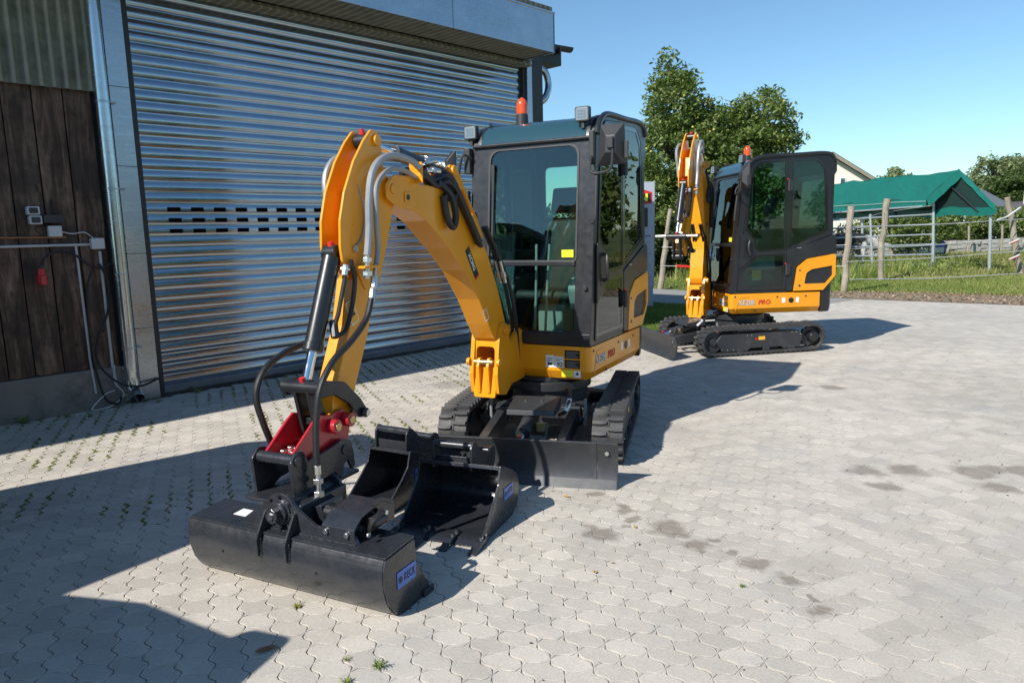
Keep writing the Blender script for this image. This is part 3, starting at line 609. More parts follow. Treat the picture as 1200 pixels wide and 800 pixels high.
    for sc, z in ((.93, .50), (1, .57), (1, .90), (.99, .96)): v += [(-.9+(x+.9)*sc, y*(1 if sc == 1 else .985), z) for x, y in o_]
    for k in range(3): f += [(k*n+i, k*n+(i+1) % n, (k+1)*n+(i+1) % n, (k+1)*n+i) for i in range(n)]
    f += [tuple(range(n)), tuple(range(3*n, 4*n))]; bm.add(v, f); bm.build('counterweight', M['char'], R, .008)
    bm = MB(); o_ = tail(-.40, -1.055, .12); n = len(o_); v = []
    for z, sc in ((.80, 1), (1.25, 1), (1.46, .995)): v += [(-.4+(x+.4)*sc, y*(1 if sc == 1 else .97), z) for x, y in o_]
    f = [(k*n+i, k*n+(i+1) % n, (k+1)*n+(i+1) % n, (k+1)*n+i) for k in range(2) for i in range(n)]+[tuple(range(n)), tuple(range(2*n, 3*n))]
    bm.add(v, f); bm.build('engine_hood', M['char'], R, .01)
    MB().prism(yp, 'xz', YR-.012, YR+.02).build('right_side_panel', M['yellow'], R, .006)
    # cab side frames
    side = rp([(.302, .772, .01), (.148, 2.30, .02), (.12, 2.36, .05), (.02, 2.44, .12), (-.12, 2.475, .1), (-.93, 2.50, .09), (-1.045, 2.40, .05), (-1.05, 2.28, .03), (-1.0, 2.19, .03), (-1.035, 1.5, 0), (-.43, 1.28, 0), (-.43, .772, 0)], .02, 5)
    door_o = rp([(.225, .80), (.135, 1.66, .3), (.098, 2.08), (.065, 2.33, .08), (-.02, 2.425, .06), (-.405, 2.455, .015), (-.425, 1.30, 0), (-.425, .80)], .012, 4)
    rearw = rp([(-.45, 2.44, .015), (-.80, 2.45, .09), (-.915, 2.34, .06), (-.965, 1.535, .03), (-.455, 1.33, .015)], .03, 5)
    cf = MB().prism(side, 'xz', YL-.045, YL+.0, [door_o, rearw]).build('left_cab_frame', M['char'], R, .008)
    # roof edge moulding above the windows
    MB().tube(catmull([(.135, YL, 2.31), (.105, YL, 2.375), (.02, YL, 2.445), (-.12, YL, 2.478), (-.5, YL, 2.49), (-.92, YL, 2.50), (-1.03, YL, 2.41)], 6), .022, 10).build('roof_edge_trim', M['char'], R)
    ug = rp([(.128, 1.57, .02), (.075, 2.07, .03), (.045, 2.32, .06), (-.03, 2.405, .05), (-.395, 2.43, .01), (-.412, 1.305, .01), (-.05, 1.285, .05), (-.005, 1.33, .04), (.01, 1.43, .04)], .02, 4)
    lg = rp([(.165, 1.06), (-.03, 1.255, .03), (-.405, 1.265, .01), (-.405, .83), (.19, .83)], .015, 4)
    dr = MB().prism([(x, z) for x, z in [(-.10+(x+.10)*.988, 1.62+(z-1.62)*.994) for x, z in door_o]], 'xz', YL-.03, YL+.008, [ug, lg]).build('cab_door', M['char'], R, .005)
    pane(MB(), ug, 'xz', YL+.002).build('door_glass', M['sideglass'], dr); pane(MB(), lg, 'xz', YL+.002).build('lower_door_glass', M['sideglass'], dr)
    def shrink(p, d):
        xs, zs = [q[0] for q in p], [q[1] for q in p]; cx_, cz_ = (min(xs)+max(xs))/2, (min(zs)+max(zs))/2; kx, kz = 1-2*d/(max(xs)-min(xs)), 1-2*d/(max(zs)-min(zs))
        return [(cx_+(x-cx_)*kx, cz_+(z-cz_)*kz) for x, z in p]
    for nm_, pg, y_ in (('door_glass_border', ug, YL+.006), ('lower_glass_border', lg, YL+.006)): MB().prism(pg, 'xz', y_-.001, y_+.002, [shrink(pg, .028)]).build(nm_, M['frit'], dr)
    MB().prism(rearw, 'xz', YL-.006, YL-.003, [shrink(rearw, .035)]).build('rear_glass_border', M['frit'], R)
    MB().box(-.462, -.402, YL+.0085, YL+.0105, 1.34, 2.42).build('black_pillar_strip', M['frit'], dr)
    hp = MB().prism(rp([(.185, 1.53), (.02, 1.44, .03), (-.002, 1.25, .03), (.205, 1.07)], .01), 'xz', YL+.006, YL+.02).build('handle_panel', M['char'], dr, .004)
    MB().tube(catmull([(.07, YL+.02, 1.24), (.075, YL+.055, 1.26), (.095, YL+.06, 1.32), (.10, YL+.06, 1.38), (.085, YL+.05, 1.43), (.08, YL+.02, 1.44)], 5), .013, 8).build('door_handle', M['plastic'], dr)
    MB().prism(rp([(.14, 1.20), (.15, 1.46), (.03, 1.45), (.03, 1.20)], .05), 'xz', YL+.019, YL+.023).build('handle_recess', M['black'], dr)
    for z in (1.0, 2.05):
        MB().box(-.465, -.405, YL+.004, YL+.035, z, z+.12).cyl((-.42, YL+.03, z-.01), (-.42, YL+.03, z+.13), .014, n=10).build('door_hinge', M['plastic'], dr, .004)
        MB().cyl((-.40, YL+.03, z+.13), (-.40, YL+.03, z+.145), .01, n=8).build('hinge_cap', M['redcap'], dr)
    MB().box(-.10, .02, YL-.012, YL-.01, .95, 1.06).build('door_sticker', M['olabel'], dr)
    MB().box(-.095, .015, YL-.012, YL-.0095, .935, .95).build('door_sticker_strip', M['white'], dr)
    pane(MB(), rearw, 'xz', YL-.01).build('side_rear_window', M['sideglass'], R)
    MB().box(-.61, -.55, YL+.012, YL+.02, 1.325, 1.335).build('catch', M['zinc'], R)
    # right side
    rw = rp([(.10, 2.2, .05), (-.02, 2.38, .05), (-.80, 2.42, .08), (-.90, 2.32, .06), (-.95, 1.55, .03), (-.40, 1.35, .02), (.17, 1.35, .02)], .03, 4)
    rl = rp([(.18, 1.28), (-.36, 1.28), (-.36, .90), (.20, .90)], .03, 4)
    MB().prism(side, 'xz', YR, YR+.045, [rw, rl]).build('right_cab_frame', M['char'], R, .008)
    pane(MB(), rw, 'xz', YR+.02).build('right_window', M['glass'], R); pane(MB(), rl, 'xz', YR+.02).build('right_window', M['glass'], R)
    MB().box(-.42, -.39, YR+.01, YR+.05, 1.3, 2.42).build('window_bar', M['char'], R)
    # front
    fo = rp([(YR+.001, .772, .01), (YL-.001, .772, .01), (YL-.001, 2.30, .02), (YR+.001, 2.30, .02)], .02)
    u_ = rp([(-.405, 1.40, .03), (.335, 1.40, .03), (.335, 2.245, .09), (-.405, 2.245, .09)], .05, 6); l_ = rp(rect(-.36, .335, .87, 1.362), .03, 4)
    MB().prism(fo, 'yz', .262, .303, [u_, l_], m=SHEAR).build('front_cab_frame', M['char'], R, .008)
    # dark rubber lip round the windscreen
    MB().prism([(y*1.03-.0, 1.822+(z-1.822)*1.015) for y, z in u_], 'yz', .300, .309, [[(y*.985, 1.822+(z-1.822)*.99) for y, z in u_]], m=SHEAR).build('windscreen_seal', M['plastic'], R, .003)
    pane(MB(), u_, 'yz', .296, m=SHEAR).build('windscreen', M['glass'], R)
    pane(MB(), l_, 'yz', .292, m=SHEAR).build('lower_windscreen', M['glass'], R)
    MB().prism(rect(-.40, .335, 1.362, 1.40), 'yz', .26, .318, m=SHEAR).build('windscreen_rail', M['char'], R, .006)
    MB().box(.292, .312, -.16, .47, .785, .862).build('front_sill_bar', M['char'], R, .006)
    MB().box(.3125, .3135, .245, .40, .793, .85).build('sill_plate', M['black'], R)
    MB().box(.232, .236, .22, .315, 1.425, 1.48, m=None).build('windscreen_sticker', M['ylabel'], R)
    MB().cyl((.27, .42, 1.20), (.285, .42, 1.20), .017, n=12).build('pillar_bolt', M['plastic'], R, .002)
    # wiper
    MB().tube([(.24, -.375, 1.44), (.20, -.37, 1.9), (.185, -.365, 2.12)], [.012, .009, .007], 6).box(.175, .188, -.388, -.362, 1.6, 2.14).build('windscreen_wiper', M['plastic'], R)
    MB().box(.13, .2, -.43, -.35, 1.41, 1.55).build('wiper_motor', M['plastic'], R, .01)
    # roof: glazed curved visor, then panel
    vis_p = [(.155, 2.295), (.135, 2.355), (.095, 2.405), (.03, 2.442), (-.06, 2.466), (-.16, 2.478)]
    vi = [(x-.012, z-.012) for x, z in vis_p]
    MB().prism(vis_p+vi[::-1], 'xz', YR+.06, YL-.06).build('roof_visor_glass', M['visor'], R)
    MB().tube([(.165, YR+.02, 2.285), (.165, YL-.02, 2.285)], .014, 10).build('visor_rail', M['char'], R)
    MB().prism([(-.155, 2.48), (-.5, 2.495), (-.93, 2.505), (-1.03, 2.43), (-1.03, 2.30), (-.98, 2.26), (-.93, 2.40), (-.15, 2.43)], 'xz', YR+.045, YL-.045).build('roof_panel', M['char'], R, .012)
    for s_, y in ((1, YL-.085), (-1, YR+.045)):
        MB().prism([(x, z+.006) for x, z in [(.16, 2.28)]+vis_p]+[(-.93, 2.512), (-.93, 2.47), (-.15, 2.44), (.1, 2.3)], 'xz', y, y+.04).build('roof_side_rail', M['char'], R, .008)
    rear = rp(rect(YR+.09, YL-.09, 1.56, 2.20), .05, 4)
    MB().prism(rect(YR+.01, YL-.01, 1.45, 2.36), 'yz', -1.03, -.99, [rear]).build('rear_cab_frame', M['char'], R, .006)
    pane(MB(), rear, 'yz', -1.01).build('rear_window', M['glass'], R)
    for y in (YR+.1, YL-.14): MB().cyl((.02, y, 2.44), (.02, y, 2.475), .012, n=8).cyl((-.88, y, 2.5), (-.88, y, 2.535), .014, n=8).build('lifting_eye', M['char'], R)
    # lamps, beacon, mirrors, handle
    for y, x, z in ((-.575, .13, 2.40), (.365, .12, 2.455)):
        lp = MB().prism(rp(rect(y-.056, y+.056, z-.053, z+.053), .014), 'yz', x, x+.045).build('work_lamp', M['plastic'], R, .004)
        MB().prism(rp(rect(y-.046, y+.046, z-.043, z+.043), .008), 'yz', x+.044, x+.047).build('lamp_reflector', M['white'], lp)
        b = MB()
        for a in range(3):
            for c_ in range(3): b.ell((x+.048, y-.022+.022*a, z-.022+.022*c_), .003, .008, .008, 8, 5)
        b.build('led', M['lens'], lp); MB().box(x+.0485, x+.051, y-.046, y+.046, z-.043, z+.043).build('lamp_glass', M['lens'], lp)
        MB().box(x+.005, x+.03, y-.012, y+.012, z-.10, z-.052).cyl((x+.017, y-.03, z-.06), (x+.017, y+.03, z-.06), .008, n=8).build('lamp_bracket', M['plastic'], lp, .002)
    bx, by = -.20, -.30
    bc = MB().cyl((bx, by, 2.47), (bx, by, 2.56), .05, .047, 20).build('beacon_base', M['plastic'], R, .004)
    b = MB(); b.tube([(bx, by, 2.56), (bx, by, 2.62), (bx, by, 2.65), (bx, by, 2.675), (bx, by, 2.69)], [.045, .046, .042, .028, .006], 20); b.build('beacon_lens', M['beacon'], bc)
    MB().cyl((bx, by, 2.56), (bx, by, 2.64), .02, n=10).build('beacon_lamp', M['silverprint'], bc)
    # left mirror: faceted housing, seen from its back
    def mirror(cx_, cy_, cz_, w_, h_, yaw, name='mirror_housing'):
        m_ = T3(cx_, cy_, cz_) @ RZ(yaw)
        o_ = [(-w_/2, -h_/2), (w_/2, -h_/2+.01), (w_/2-.01, h_/2), (-w_/2+.03, h_/2)]; i_ = [(-w_*.15, -h_*.2), (w_*.2, -h_*.2), (w_*.2, h_*.2), (-w_*.12, h_*.2)]
        v = [(0, y, z) for y, z in o_]+[(.065, y, z) for y, z in i_]+[(-.012, y, z) for y, z in o_]
        f = [(0, 1, 5, 4), (1, 2, 6, 5), (2, 3, 7, 6), (3, 0, 4, 7), (4, 5, 6, 7), (0, 8, 9, 1), (1, 9, 10, 2), (2, 10, 11, 3), (3, 11, 8, 0), (8, 11, 10, 9)]
        h = MB().add(v, f).build(name, M['plastic'], R, .008, m_, 3)
        MB().prism([(y*.92, z*.92) for y, z in o_], 'yz', -.0145, -.0122).build('mirror_face', M['mirror'], h); return h
    h = mirror(.20, .60, 2.215, .21, .29, radians(8)); MB().box(.058, .085, -.015, .03, -.03, .05).build('mirror_clamp', M['plastic'], h, .006); MB().box(-.01, .03, .10, .125, -.10, .02).build('mirror_grip', M['plastic'], h, .004)
    MB().tube(catmull([(.17, .445, 2.16), (.24, .455, 2.10), (.265, .47, 2.03), (.27, .54, 2.02), (.27, .62, 2.05), (.265, .635, 2.18)], 6), .010, 8).build('mirror_arm', M['plastic'], R)
    MB().box(.14, .19, .425, .465, 2.10, 2.33).build('mirror_bracket', M['plastic'], R, .008)
    h = mirror(.20, -.73, 2.14, .13, .25, radians(-35))
    MB().tube(catmull([(.19, -.56, 2.20), (.25, -.60, 2.22), (.25, -.64, 2.1), (.25, -.65, 2.0), (.22, -.70, 1.98), (.20, -.72, 2.06)], 6), .010, 8).build('mirror_arm', M['plastic'], R)
    MB().box(.15, .21, -.62, -.565, 2.08, 2.28).build('mirror_bracket', M['plastic'], R, .008); MB().box(.2, .24, -.60, -.57, 1.82, 1.95).build('wiper_hose_clip', M['plastic'], R, .006)
    MB().tube(catmull([(.22, .47, 2.03), (.25, .505, 2.02), (.262, .51, 1.97), (.285, .51, 1.74), (.28, .50, 1.68), (.255, .47, 1.67)], 5), .012, 8).build('grab_handle', M['plastic'], R)
    # interior
    MB().box(-.42, .27, YR+.05, YL-.05, .775, .80).build('cab_floor', M['plastic'], R)
    MB().box(.16, .25, -.52, -.36, .8, 1.35).build('side_console', M['plastic'], R, .02)
    st_ = MB().prism(rp([(-.40, 1.13), (.06, 1.16, .05), (.08, 1.09, .03), (-.38, 1.02)], .03), 'xz', -.27, .21).build('seat_cushion', M['seat'], R, .02)
    MB().prism(rp([(-.42, 1.10), (-.30, 1.12), (-.42, 1.72, .06), (-.53, 1.74, .06), (-.52, 1.2)], .04), 'xz', -.25, .19).build('seat_backrest', M['seat'], R, .025)
    MB().prism(rp([(-.43, 1.76), (-.36, 1.78), (-.42, 1.98, .04), (-.50, 1.97, .04)], .03), 'xz', -.14, .08).build('head_rest', M['seat'], R, .02)
    for s_, y in ((1, .27), (-1, -.33)):
        MB().prism(rp([(-.35, 1.05), (.05, 1.05), (.10, 1.18, .05), (.02, 1.26, .04), (-.33, 1.27)], .03), 'xz', y-.07, y+.07).build('arm_console', M['grey_trim'] if s_ > 0 else M['plastic'], R, .015)
        MB().tube([(.05, y, 1.24), (.06, y, 1.33)], .022, 10).tube([(.06, y, 1.33), (.05, y, 1.41), (.04, y, 1.46)], [.02, .03, .022], 12).build('joystick', M['plastic'], R)
        MB().tube([(.17, y*.12-.02*s_+.03*s_, .82), (.13, y*.12+.01*s_, 1.1), (.08, y*.12+.02*s_, 1.52)], .011, 8).build('travel_lever', M['grey_trim'], R)
        MB().box(.14, .24, y*.28-.04, y*.28+.04, .83, .845).build('foot_pedal', M['grey_trim'], R, .004)
    MB().box(-.12, -.02, -.50, -.38, 1.28, 1.46).build('display', M['plastic'], R, .01)
    MB().box(-.3, .0, .30, .40, 1.0, 1.04).build('safety_lever_base', M['plastic'], R)
    MB().tube([(.0, .36, 1.0), (.08, .37, 1.2)], .012, 8).build('safety_lever', M['redcap'], R)
    MB().box(-.30, -.06, -.13, .09, .8, 1.04).build('seat_box', M['grey_trim'], R, .02)
    MB().prism(rp([(-.50, 1.35), (-.44, 1.62), (-.50, 1.66), (-.62, 1.4)], .02), 'xz', .24, .34).build('storage_bag', M['grey_trim'], R, .01)

Nv = NT('dark_tinted_visor'); Nv.b.inputs['Base Color'].default_value = (.02, .06, .075, 1); Nv.b.inputs['Roughness'].default_value = .07; Nv.b.inputs['Coat Weight'].default_value = .6; Nv.b.inputs['Specular IOR Level'].default_value = .8; M['visor'] = Nv.m

FT, JT = (.15, .89), (1.45, 1.87)      # boom foot pin and boom-arm pin in the boom plane (t, z) at rest
def xz(p, m2, l=0):
    q = m2 @ Vector((p[0], l, p[1])); return q
def cylinder(R, p0, p1, r, split, name, hose=True, barrel=None):
    """hydraulic ram: barrel end p0, rod end p1"""
    p0, p1 = Vector(p0), Vector(p1); d = (p1-p0); L = d.length; d.normalize(); ax = Vector((-d.y, d.x, 0)); ax = ax.normalized() if ax.length > 1e-4 else Vector((1, 0, 0))
    e = p0+d*split
    c = MB().cyl(p0+d*.02, e, r, n=22).cyl(e-d*.03, e+d*.012, r*1.1, n=22).cyl(p0-ax*.04, p0+ax*.04, r*.95, n=16).build(name+'_barrel', barrel or M['char'], R, .003)
    MB().cyl(e, p1-d*.02, r*.5, n=16).build(name+'_rod', M['chrome'], c)
    MB().cyl(p1-ax*.042, p1+ax*.042, r*.75, n=16).build('rod_eye', M['char'], c, .003)
    return c
def front(R, swing, br, ar, tool, lab):
    BF = T3(.45, -.2, 0) @ RZ(swing); MBo = BF @ piv(FT, br); J2 = piv(FT, br) @ Vector((JT[0], 0, JT[1])); MA = BF @ T3(J2.x-JT[0], 0, J2.z-JT[1]) @ piv(JT, ar)
    # swing bracket
    sw = MB()
    pr = rp([(-.17, .50), (-.17, .86), (-.08, .90, .04), (.07, .80, .03), (.12, .965, .05), (.22, .965, .05), (.255, .84, .03), (.30, .60, .02), (.28, .455, .02), (.16, .43), (.06, .50), (-.06, .50)], .02, 4)
    for l0, l1 in ((-.115, -.085), (.085, .115)): sw.prism(pr, 'xz', l0, l1)
    o_ = rp([(-.085, .43), (.085, .43), (.10, .56), (.118, .62), (.118, .80, .04), (.09, .86, .04), (-.09, .86, .04), (-.118, .80, .04), (-.118, .62), (-.10, .56)], .015, 4); h_ = rp(rect(-.075, .075, .66, .80), .035, 5)
    TL = T3(.262, 0, 0) @ Matrix(((1, 0, -.12, .07), (0, 1, 0, 0), (0, 0, 1, 0), (0, 0, 0, 1)))
    sw.prism(o_, 'yz', -.012, .014, [h_], m=TL)
    sw.box(-.17, .20, -.085, .085, .48, .52).box(-.17, -.1, -.085, .085, .52, .84)
    s_ = sw.build('swing_bracket', M['yellow'], R, .008, BF, 3)
    MB().cyl((-.06, 0, .45), (-.06, 0, .92), .055, n=18).build('swing_pin', M['yellow'], s_, .006)
    for l0, l1 in ((-.05, -.028), (.028, .05)): MB().prism(rp([(.26, .45), (.30, .46), (.315, .66), (.29, .72), (.25, .72), (.22, .62)], .015), 'xz', l0, l1).build('ram_lug', M['yellow'], s_, .004)
    MB().cyl((.285, -.075, .69), (.285, .075, .69), .02, n=14).build('lug_pin', M['brasszinc'], s_, .002)
    b = MB().cyl((.17, -.15, .915), (.17, .145, .915), .036, n=18).cyl((.17, .145, .915), (.17, .152, .915), .03, n=6); b.build('boom_foot_pin', M['yellow'], s_, .003)
    MB().cyl((.285, .11, .69), (.285, .135, .69), .028, n=14).cyl((.285, -.135, .69), (.285, -.11, .69), .028, n=14).build('pin_boss', M['yellow'], s_, .003)
    MB().cyl((.05, -.145, .53), (.05, -.12, .53), .04, n=14).build('rubber_stop', M['plastic'], s_, .006)
    # boom
    prof = rp([(.085, .90), (.10, .98), (.20, 1.22), (.33, 1.45), (.47, 1.64), (.62, 1.78), (.80, 1.87), (1.0, 1.905), (1.25, 1.915), (1.43, 1.925, .04), (1.505, 1.89, .04), (1.505, 1.82, .03), (1.43, 1.79), (1.34, 1.79), (1.12, 1.70), (.87, 1.53), (.68, 1.38), (.49, 1.17), (.36, .98), (.27, .86), (.20, .83), (.12, .845)], .05, 3)
    bo = MB().prism(prof, 'xz', -.088, .088).build('boom', M['yellow'], R, .007, MBo, 3)
    fl = MB()
    for l0, l1 in ((-.096, -.087), (.087, .096)): fl.prism(rp([(1.20, 1.80), (1.24, 1.95, .03), (1.44, 1.95, .04), (1.53, 1.90, .05), (1.53, 1.82, .04), (1.43, 1.775, .03), (1.3, 1.76, .03)], .02, 4), 'xz', l0, l1)
    fl.build('boom_end_plate', M['yellow'], bo, .003)
    MB().box(1.30, 1.36, .097, .103, 1.80, 1.86).build('grease_plate', M['yellow'], bo, .003)
    MB().cyl((1.33, .10, 1.83), (1.33, .106, 1.83), .016, n=12).build('grease_hole', M['black'], bo)
    # top lugs for the arm ram, with a lightening hole
    lug = rp([(.36, 1.56), (.46, 1.72), (.58, 1.86), (.66, 1.98), (.73, 2.055, .035), (.80, 2.05, .035), (.83, 1.97, .03), (.86, 1.86), (.70, 1.80), (.5, 1.62)], .02, 4); hol = rp([(.50, 1.725), (.60, 1.85), (.655, 1.91), (.69, 1.86), (.60, 1.78)], .012, 3)
    for l0, l1 in ((-.075, -.055), (.055, .075)): MB().prism(lug, 'xz', l0, l1, [hol]).build('ram_bracket_plate', M['yellow'], bo, .004)
    MB().cyl((.765, -.095, 2.015), (.765, .095, 2.015), .032, n=16).build('ram_pin', M['yellow'], bo, .003)
    # hose bracket near the elbow
    MB().box(1.235, 1.245, .06, .15, 1.91, 2.03).box(1.2, 1.30, .085, .097, 1.88, 1.95).build('hose_bracket', M['yellow'], bo, .003)
    ml = piv((.6, 1.45), 0); tm = T3(.575, .0892, 1.425) @ Matrix.Rotation(0, 4, 'Z')
    a = radians(57)
    lp = MB().prism(rp(rect(-.12, .12, -.03, .03), .006), 'xy', 0, .0012).build('brand_strip', M['black'], bo, 0, T3(.575, .0885, 1.42) @ SIDE_TXT @ RZ(-a))
    text('XCMG', .045, M['white'], lp, T3(-.01, 0, .0014), weight=.0012, ext=.0004); MB().prism(rect(.105, .12, -.03, .03), 'xy', .0011, .0019).build('red_bar', M['redprint'], lp)
    MB().prism(rp(rect(-.03, .03, -.045, .045), .008), 'xy', 0, .0012, [rp(rect(-.024, .024, -.039, .039), .006)]).build('warning_border', M['white'], bo, 0, T3(.40, .0888, 1.05) @ SIDE_TXT @ RZ(radians(28)))
    # black hose bundle over the boom
    P_ = lambda pts: [tuple(p) for p in pts]
    for k, (dl, dz) in enumerate(((-.03, 0), (0, .02), (.03, .01), (.015, -.015), (.045, -.02))):
        tubeo('boom_hose', [(1.24, .03+dl, 1.97+dz), (1.12, .04+dl, 1.98+dz), (1.0, .05+dl, 1.93+dz), (.90, .07+dl, 1.96+dz), (.82, .11+dl*.6, 1.90+dz), (.66, .115+dl*.4, 1.72+dz), (.52, .115+dl*.4, 1.55+dz)], .0155, M['hose'], bo, 8, 4)
    tubeo('hose_loop', [(.98, .09, 1.93), (.90, .13, 1.86), (.86, .14, 1.74), (.88, .13, 1.66), (.93, .12, 1.72), (.95, .11, 1.85)], .022, M['hose'], bo, 8, 5)
    tubeo('hose_loop', [(.92, .03, 2.0), (.84, .08, 1.99), (.80, .12, 1.90), (.86, .12, 1.83), (.93, .10, 1.86)], .018, M['hose'], bo, 8, 5)
    for i, (a_, b_) in enumerate((((1.10, .02, 2.03), (.92, .04, 2.07)), ((1.06, .06, 2.0), (.95, .09, 2.0)), ((1.0, .0, 2.06), (.90, .0, 2.09)), ((.88, .04, 2.05), (.80, .05, 2.03)))):
        MB().cyl(a_, b_, .016, n=8).cyl(Vector(a_)*.6+Vector(b_)*.4, Vector(a_)*.4+Vector(b_)*.6, .026, n=6).build('hose_fitting', M['zinc'], bo, .002)
    # boom ram behind the boom and its hoses
    pa, pb = BF @ Vector((-.05, 0, .93)), MBo @ Vector((.42, 0, 1.73))
    cylinder(R, pa, pb, .042, (pb-pa).length*.62, 'boom_ram')
    for l_ in (-.05, -.02, .07, .10): tubeo('lower_hose', [(-.10, l_, .62), (-.06, l_*1.1, .85), (.02, l_*1.3, 1.05), (.10, l_*1.2, 1.28), (.24, l_, 1.50), (.36, l_*.9, 1.66)], .014, M['hose'], R, 8, 4, BF if br < .1 else BF)
    for l_ in (.06, .1): MB().cyl((.16, l_+.03, 1.26), (.24, l_+.03, 1.42), .013, n=8).cyl((.18, l_+.03, 1.30), (.20, l_+.03, 1.34), .02, n=6).build('hose_fitting', M['zinc'], bo, .002)
    # arm
    ear = rp([(1.425, 1.90, .03), (1.41, 1.82, .03), (1.50, 1.58), (1.59, 1.38), (1.72, 1.33), (1.80, 1.47), (1.845, 1.462, .02), (1.895, 1.49, .03), (1.905, 1.57), (1.895, 1.70), (1.85, 1.84), (1.76, 2.0), (1.67, 2.11), (1.60, 2.175, .035), (1.54, 2.175, .04), (1.515, 2.10), (1.50, 1.96)], .03, 4)
    am = MB()
    for l0, l1 in ((-.068, -.052), (.052, .068)): am.prism(ear, 'xz', l0, l1)
    am.prism([(1.43, 1.86), (1.50, 1.60), (1.60, 1.38), (1.80, 1.45), (1.70, 1.62), (1.60, 1.82), (1.50, 1.98), (1.46, 1.95)], 'xz', -.052, .052)
    am.prism([(1.74, 1.62), (1.77, 1.63), (1.72, 1.86), (1.70, 1.86)], 'xz', -.052, .052)
    arm = am.build('arm', M['yellow'], R, .005, MA, 3)
    MB().prism(rp([(1.60, 1.385), (1.74, 1.43), (1.795, 1.40), (1.86, 1.16), (2.03, .80, .05), (2.045, .70, .04), (1.99, .645, .03), (1.925, .66, .03), (1.86, .80), (1.72, 1.08)], .02, 4), 'xz', -.06, .06).build('arm_lower_box', M['yellow'], arm, .006)
    MB().cyl((1.47, -.10, 1.87), (1.47, .10, 1.87), .05, n=20).cyl((1.47, .10, 1.87), (1.47, .108, 1.87), .03, n=8).build('elbow_boss', M['yellow'], arm, .004)
    MB().cyl((1.565, -.088, 2.12), (1.565, .088, 2.12), .03, n=16).build('ear_pin_boss', M['yellow'], arm, .003)
    MB().cyl((1.57, -.045, 2.12), (1.57, .045, 2.12), .042, n=18).build('ram_eye', M['char'], arm, .003)
    MB().cyl((1.585, 0, 2.155), (1.59, 0, 2.185), .016, .012, n=10).build('grease_cap', M['redcap'], arm)
    MB().cyl((1.84, -.06, 1.50), (1.84, .06, 1.50), .016, n=12).build('stop_pin', M['yellow'], arm)
    tubeo('grease_line', [(1.80, .071, 1.56), (1.73, .075, 1.62), (1.70, .072, 1.75), (1.74, .07, 1.88)], .005, M['sleeve'], arm, 6, 5)
    MB().cyl((1.80, .066, 1.555), (1.80, .082, 1.555), .018, n=14).build('hose_clip', M['zinc'], arm)
    MB().box(1.60, 1.69, .068, .076, 1.52, 1.58).box(1.70, 1.83, .06, .155, 1.455, 1.468).build('hose_bracket', M['yellow'], arm, .002)
    MB().prism(rp(rect(-.033, .033, -.065, .065), .012), 'xy', 0, .0012).build('warning_border', M['white'], arm, 0, T3(1.835, .0605, 1.23) @ SIDE_TXT @ RZ(radians(22)))
    MB().prism(rp(rect(-.028, .028, -.06, .06), .01), 'xy', 0, .0018).build('warning_sticker', M['olabel'], arm, 0, T3(1.835, .0605, 1.23) @ SIDE_TXT @ RZ(radians(22)))
    MB().prism([(-.018, -.02), (.018, -.02), (.004, .03), (-.012, .035)], 'xy', 0, .0024).build('pictogram', M['black'], arm, 0, T3(1.835, .0605, 1.23) @ SIDE_TXT @ RZ(radians(22)))
    # arm ram on top of the boom
    p0, p1 = MBo @ Vector((.765, 0, 2.015)), MA @ Vector((1.57, 0, 2.12)); cylinder(R, p0, p1, .04, (.53 if br < .1 else .56), 'arm_ram')
    # bucket ram with its side pipe
    c = cylinder(arm, (1.89, 0, 1.535), (2.155, 0, .90), .047, .50, 'bucket_ram')
    MB().cyl((1.895, .0, 1.57), (1.90, 0, 1.595), .02, .015, n=10).build('grease_cap', M['redcap'], c)
    MB().tube([(1.895, .075, 1.43), (1.90, .075, 1.40), (1.965, .075, 1.235), (1.985, .06, 1.17)], .0115, 8).build('ram_pipe', M['char'], c)
    MB().cyl((1.885, .075, 1.475), (1.90, .075, 1.425), .02, n=8).cyl((1.89, .075, 1.46), (1.893, .075, 1.45), .026, n=6).build('pipe_fitting', M['zinc'], c)
    MB().cyl((1.97, .045, 1.20), (2.0, .075, 1.12), .022, n=8).build('ram_port', M['char'], c, .002)
    tubeo('ram_hose', [(1.86, .09, 1.50), (1.83, .085, 1.40), (1.86, .08, 1.26), (1.92, .08, 1.15), (1.98, .075, 1.13)], .012, M['hose'], arm, 8, 4)
    # silver sleeved hoses at the elbow
    tubeo('sleeved_hose', [(1.245, .13, 2.00), (1.32, .13, 2.03), (1.49, .13, 2.045), (1.62, .13, 2.01), (1.70, .13, 1.93), (1.735, .13, 1.80), (1.745, .13, 1.67), (1.765, .13, 1.56), (1.775, .13, 1.52)], .0195, M['sleeve'], arm, 10, 5, None) if br < .1 else tubeo('sleeved_hose', [(1.50, .13, 1.98), (1.55, .13, 2.06), (1.64, .13, 2.03), (1.70, .13, 1.93), (1.735, .13, 1.80), (1.745, .13, 1.67), (1.775, .13, 1.52)], .0195, M['sleeve'], arm, 10, 5)
    tubeo('sleeved_hose', ([(1.245, .105, 1.945), (1.34, .11, 1.97)] if br < .1 else [(1.46, .12, 1.92)])+[(1.49, .12, 1.98), (1.60, .12, 1.93), (1.655, .12, 1.85), (1.665, .12, 1.69), (1.665, .12, 1.56), (1.70, .13, 1.47)], .0145, M['sleeve'], arm, 10, 5)
    MB().cyl((1.775, .13, 1.53), (1.785, .13, 1.40), .015, n=10).cyl((1.777, .13, 1.51), (1.779, .13, 1.485), .026, n=6).cyl((1.782, .13, 1.44), (1.784, .13, 1.415), .028, n=6).build('hose_fitting', M['zinc'], arm, .002)
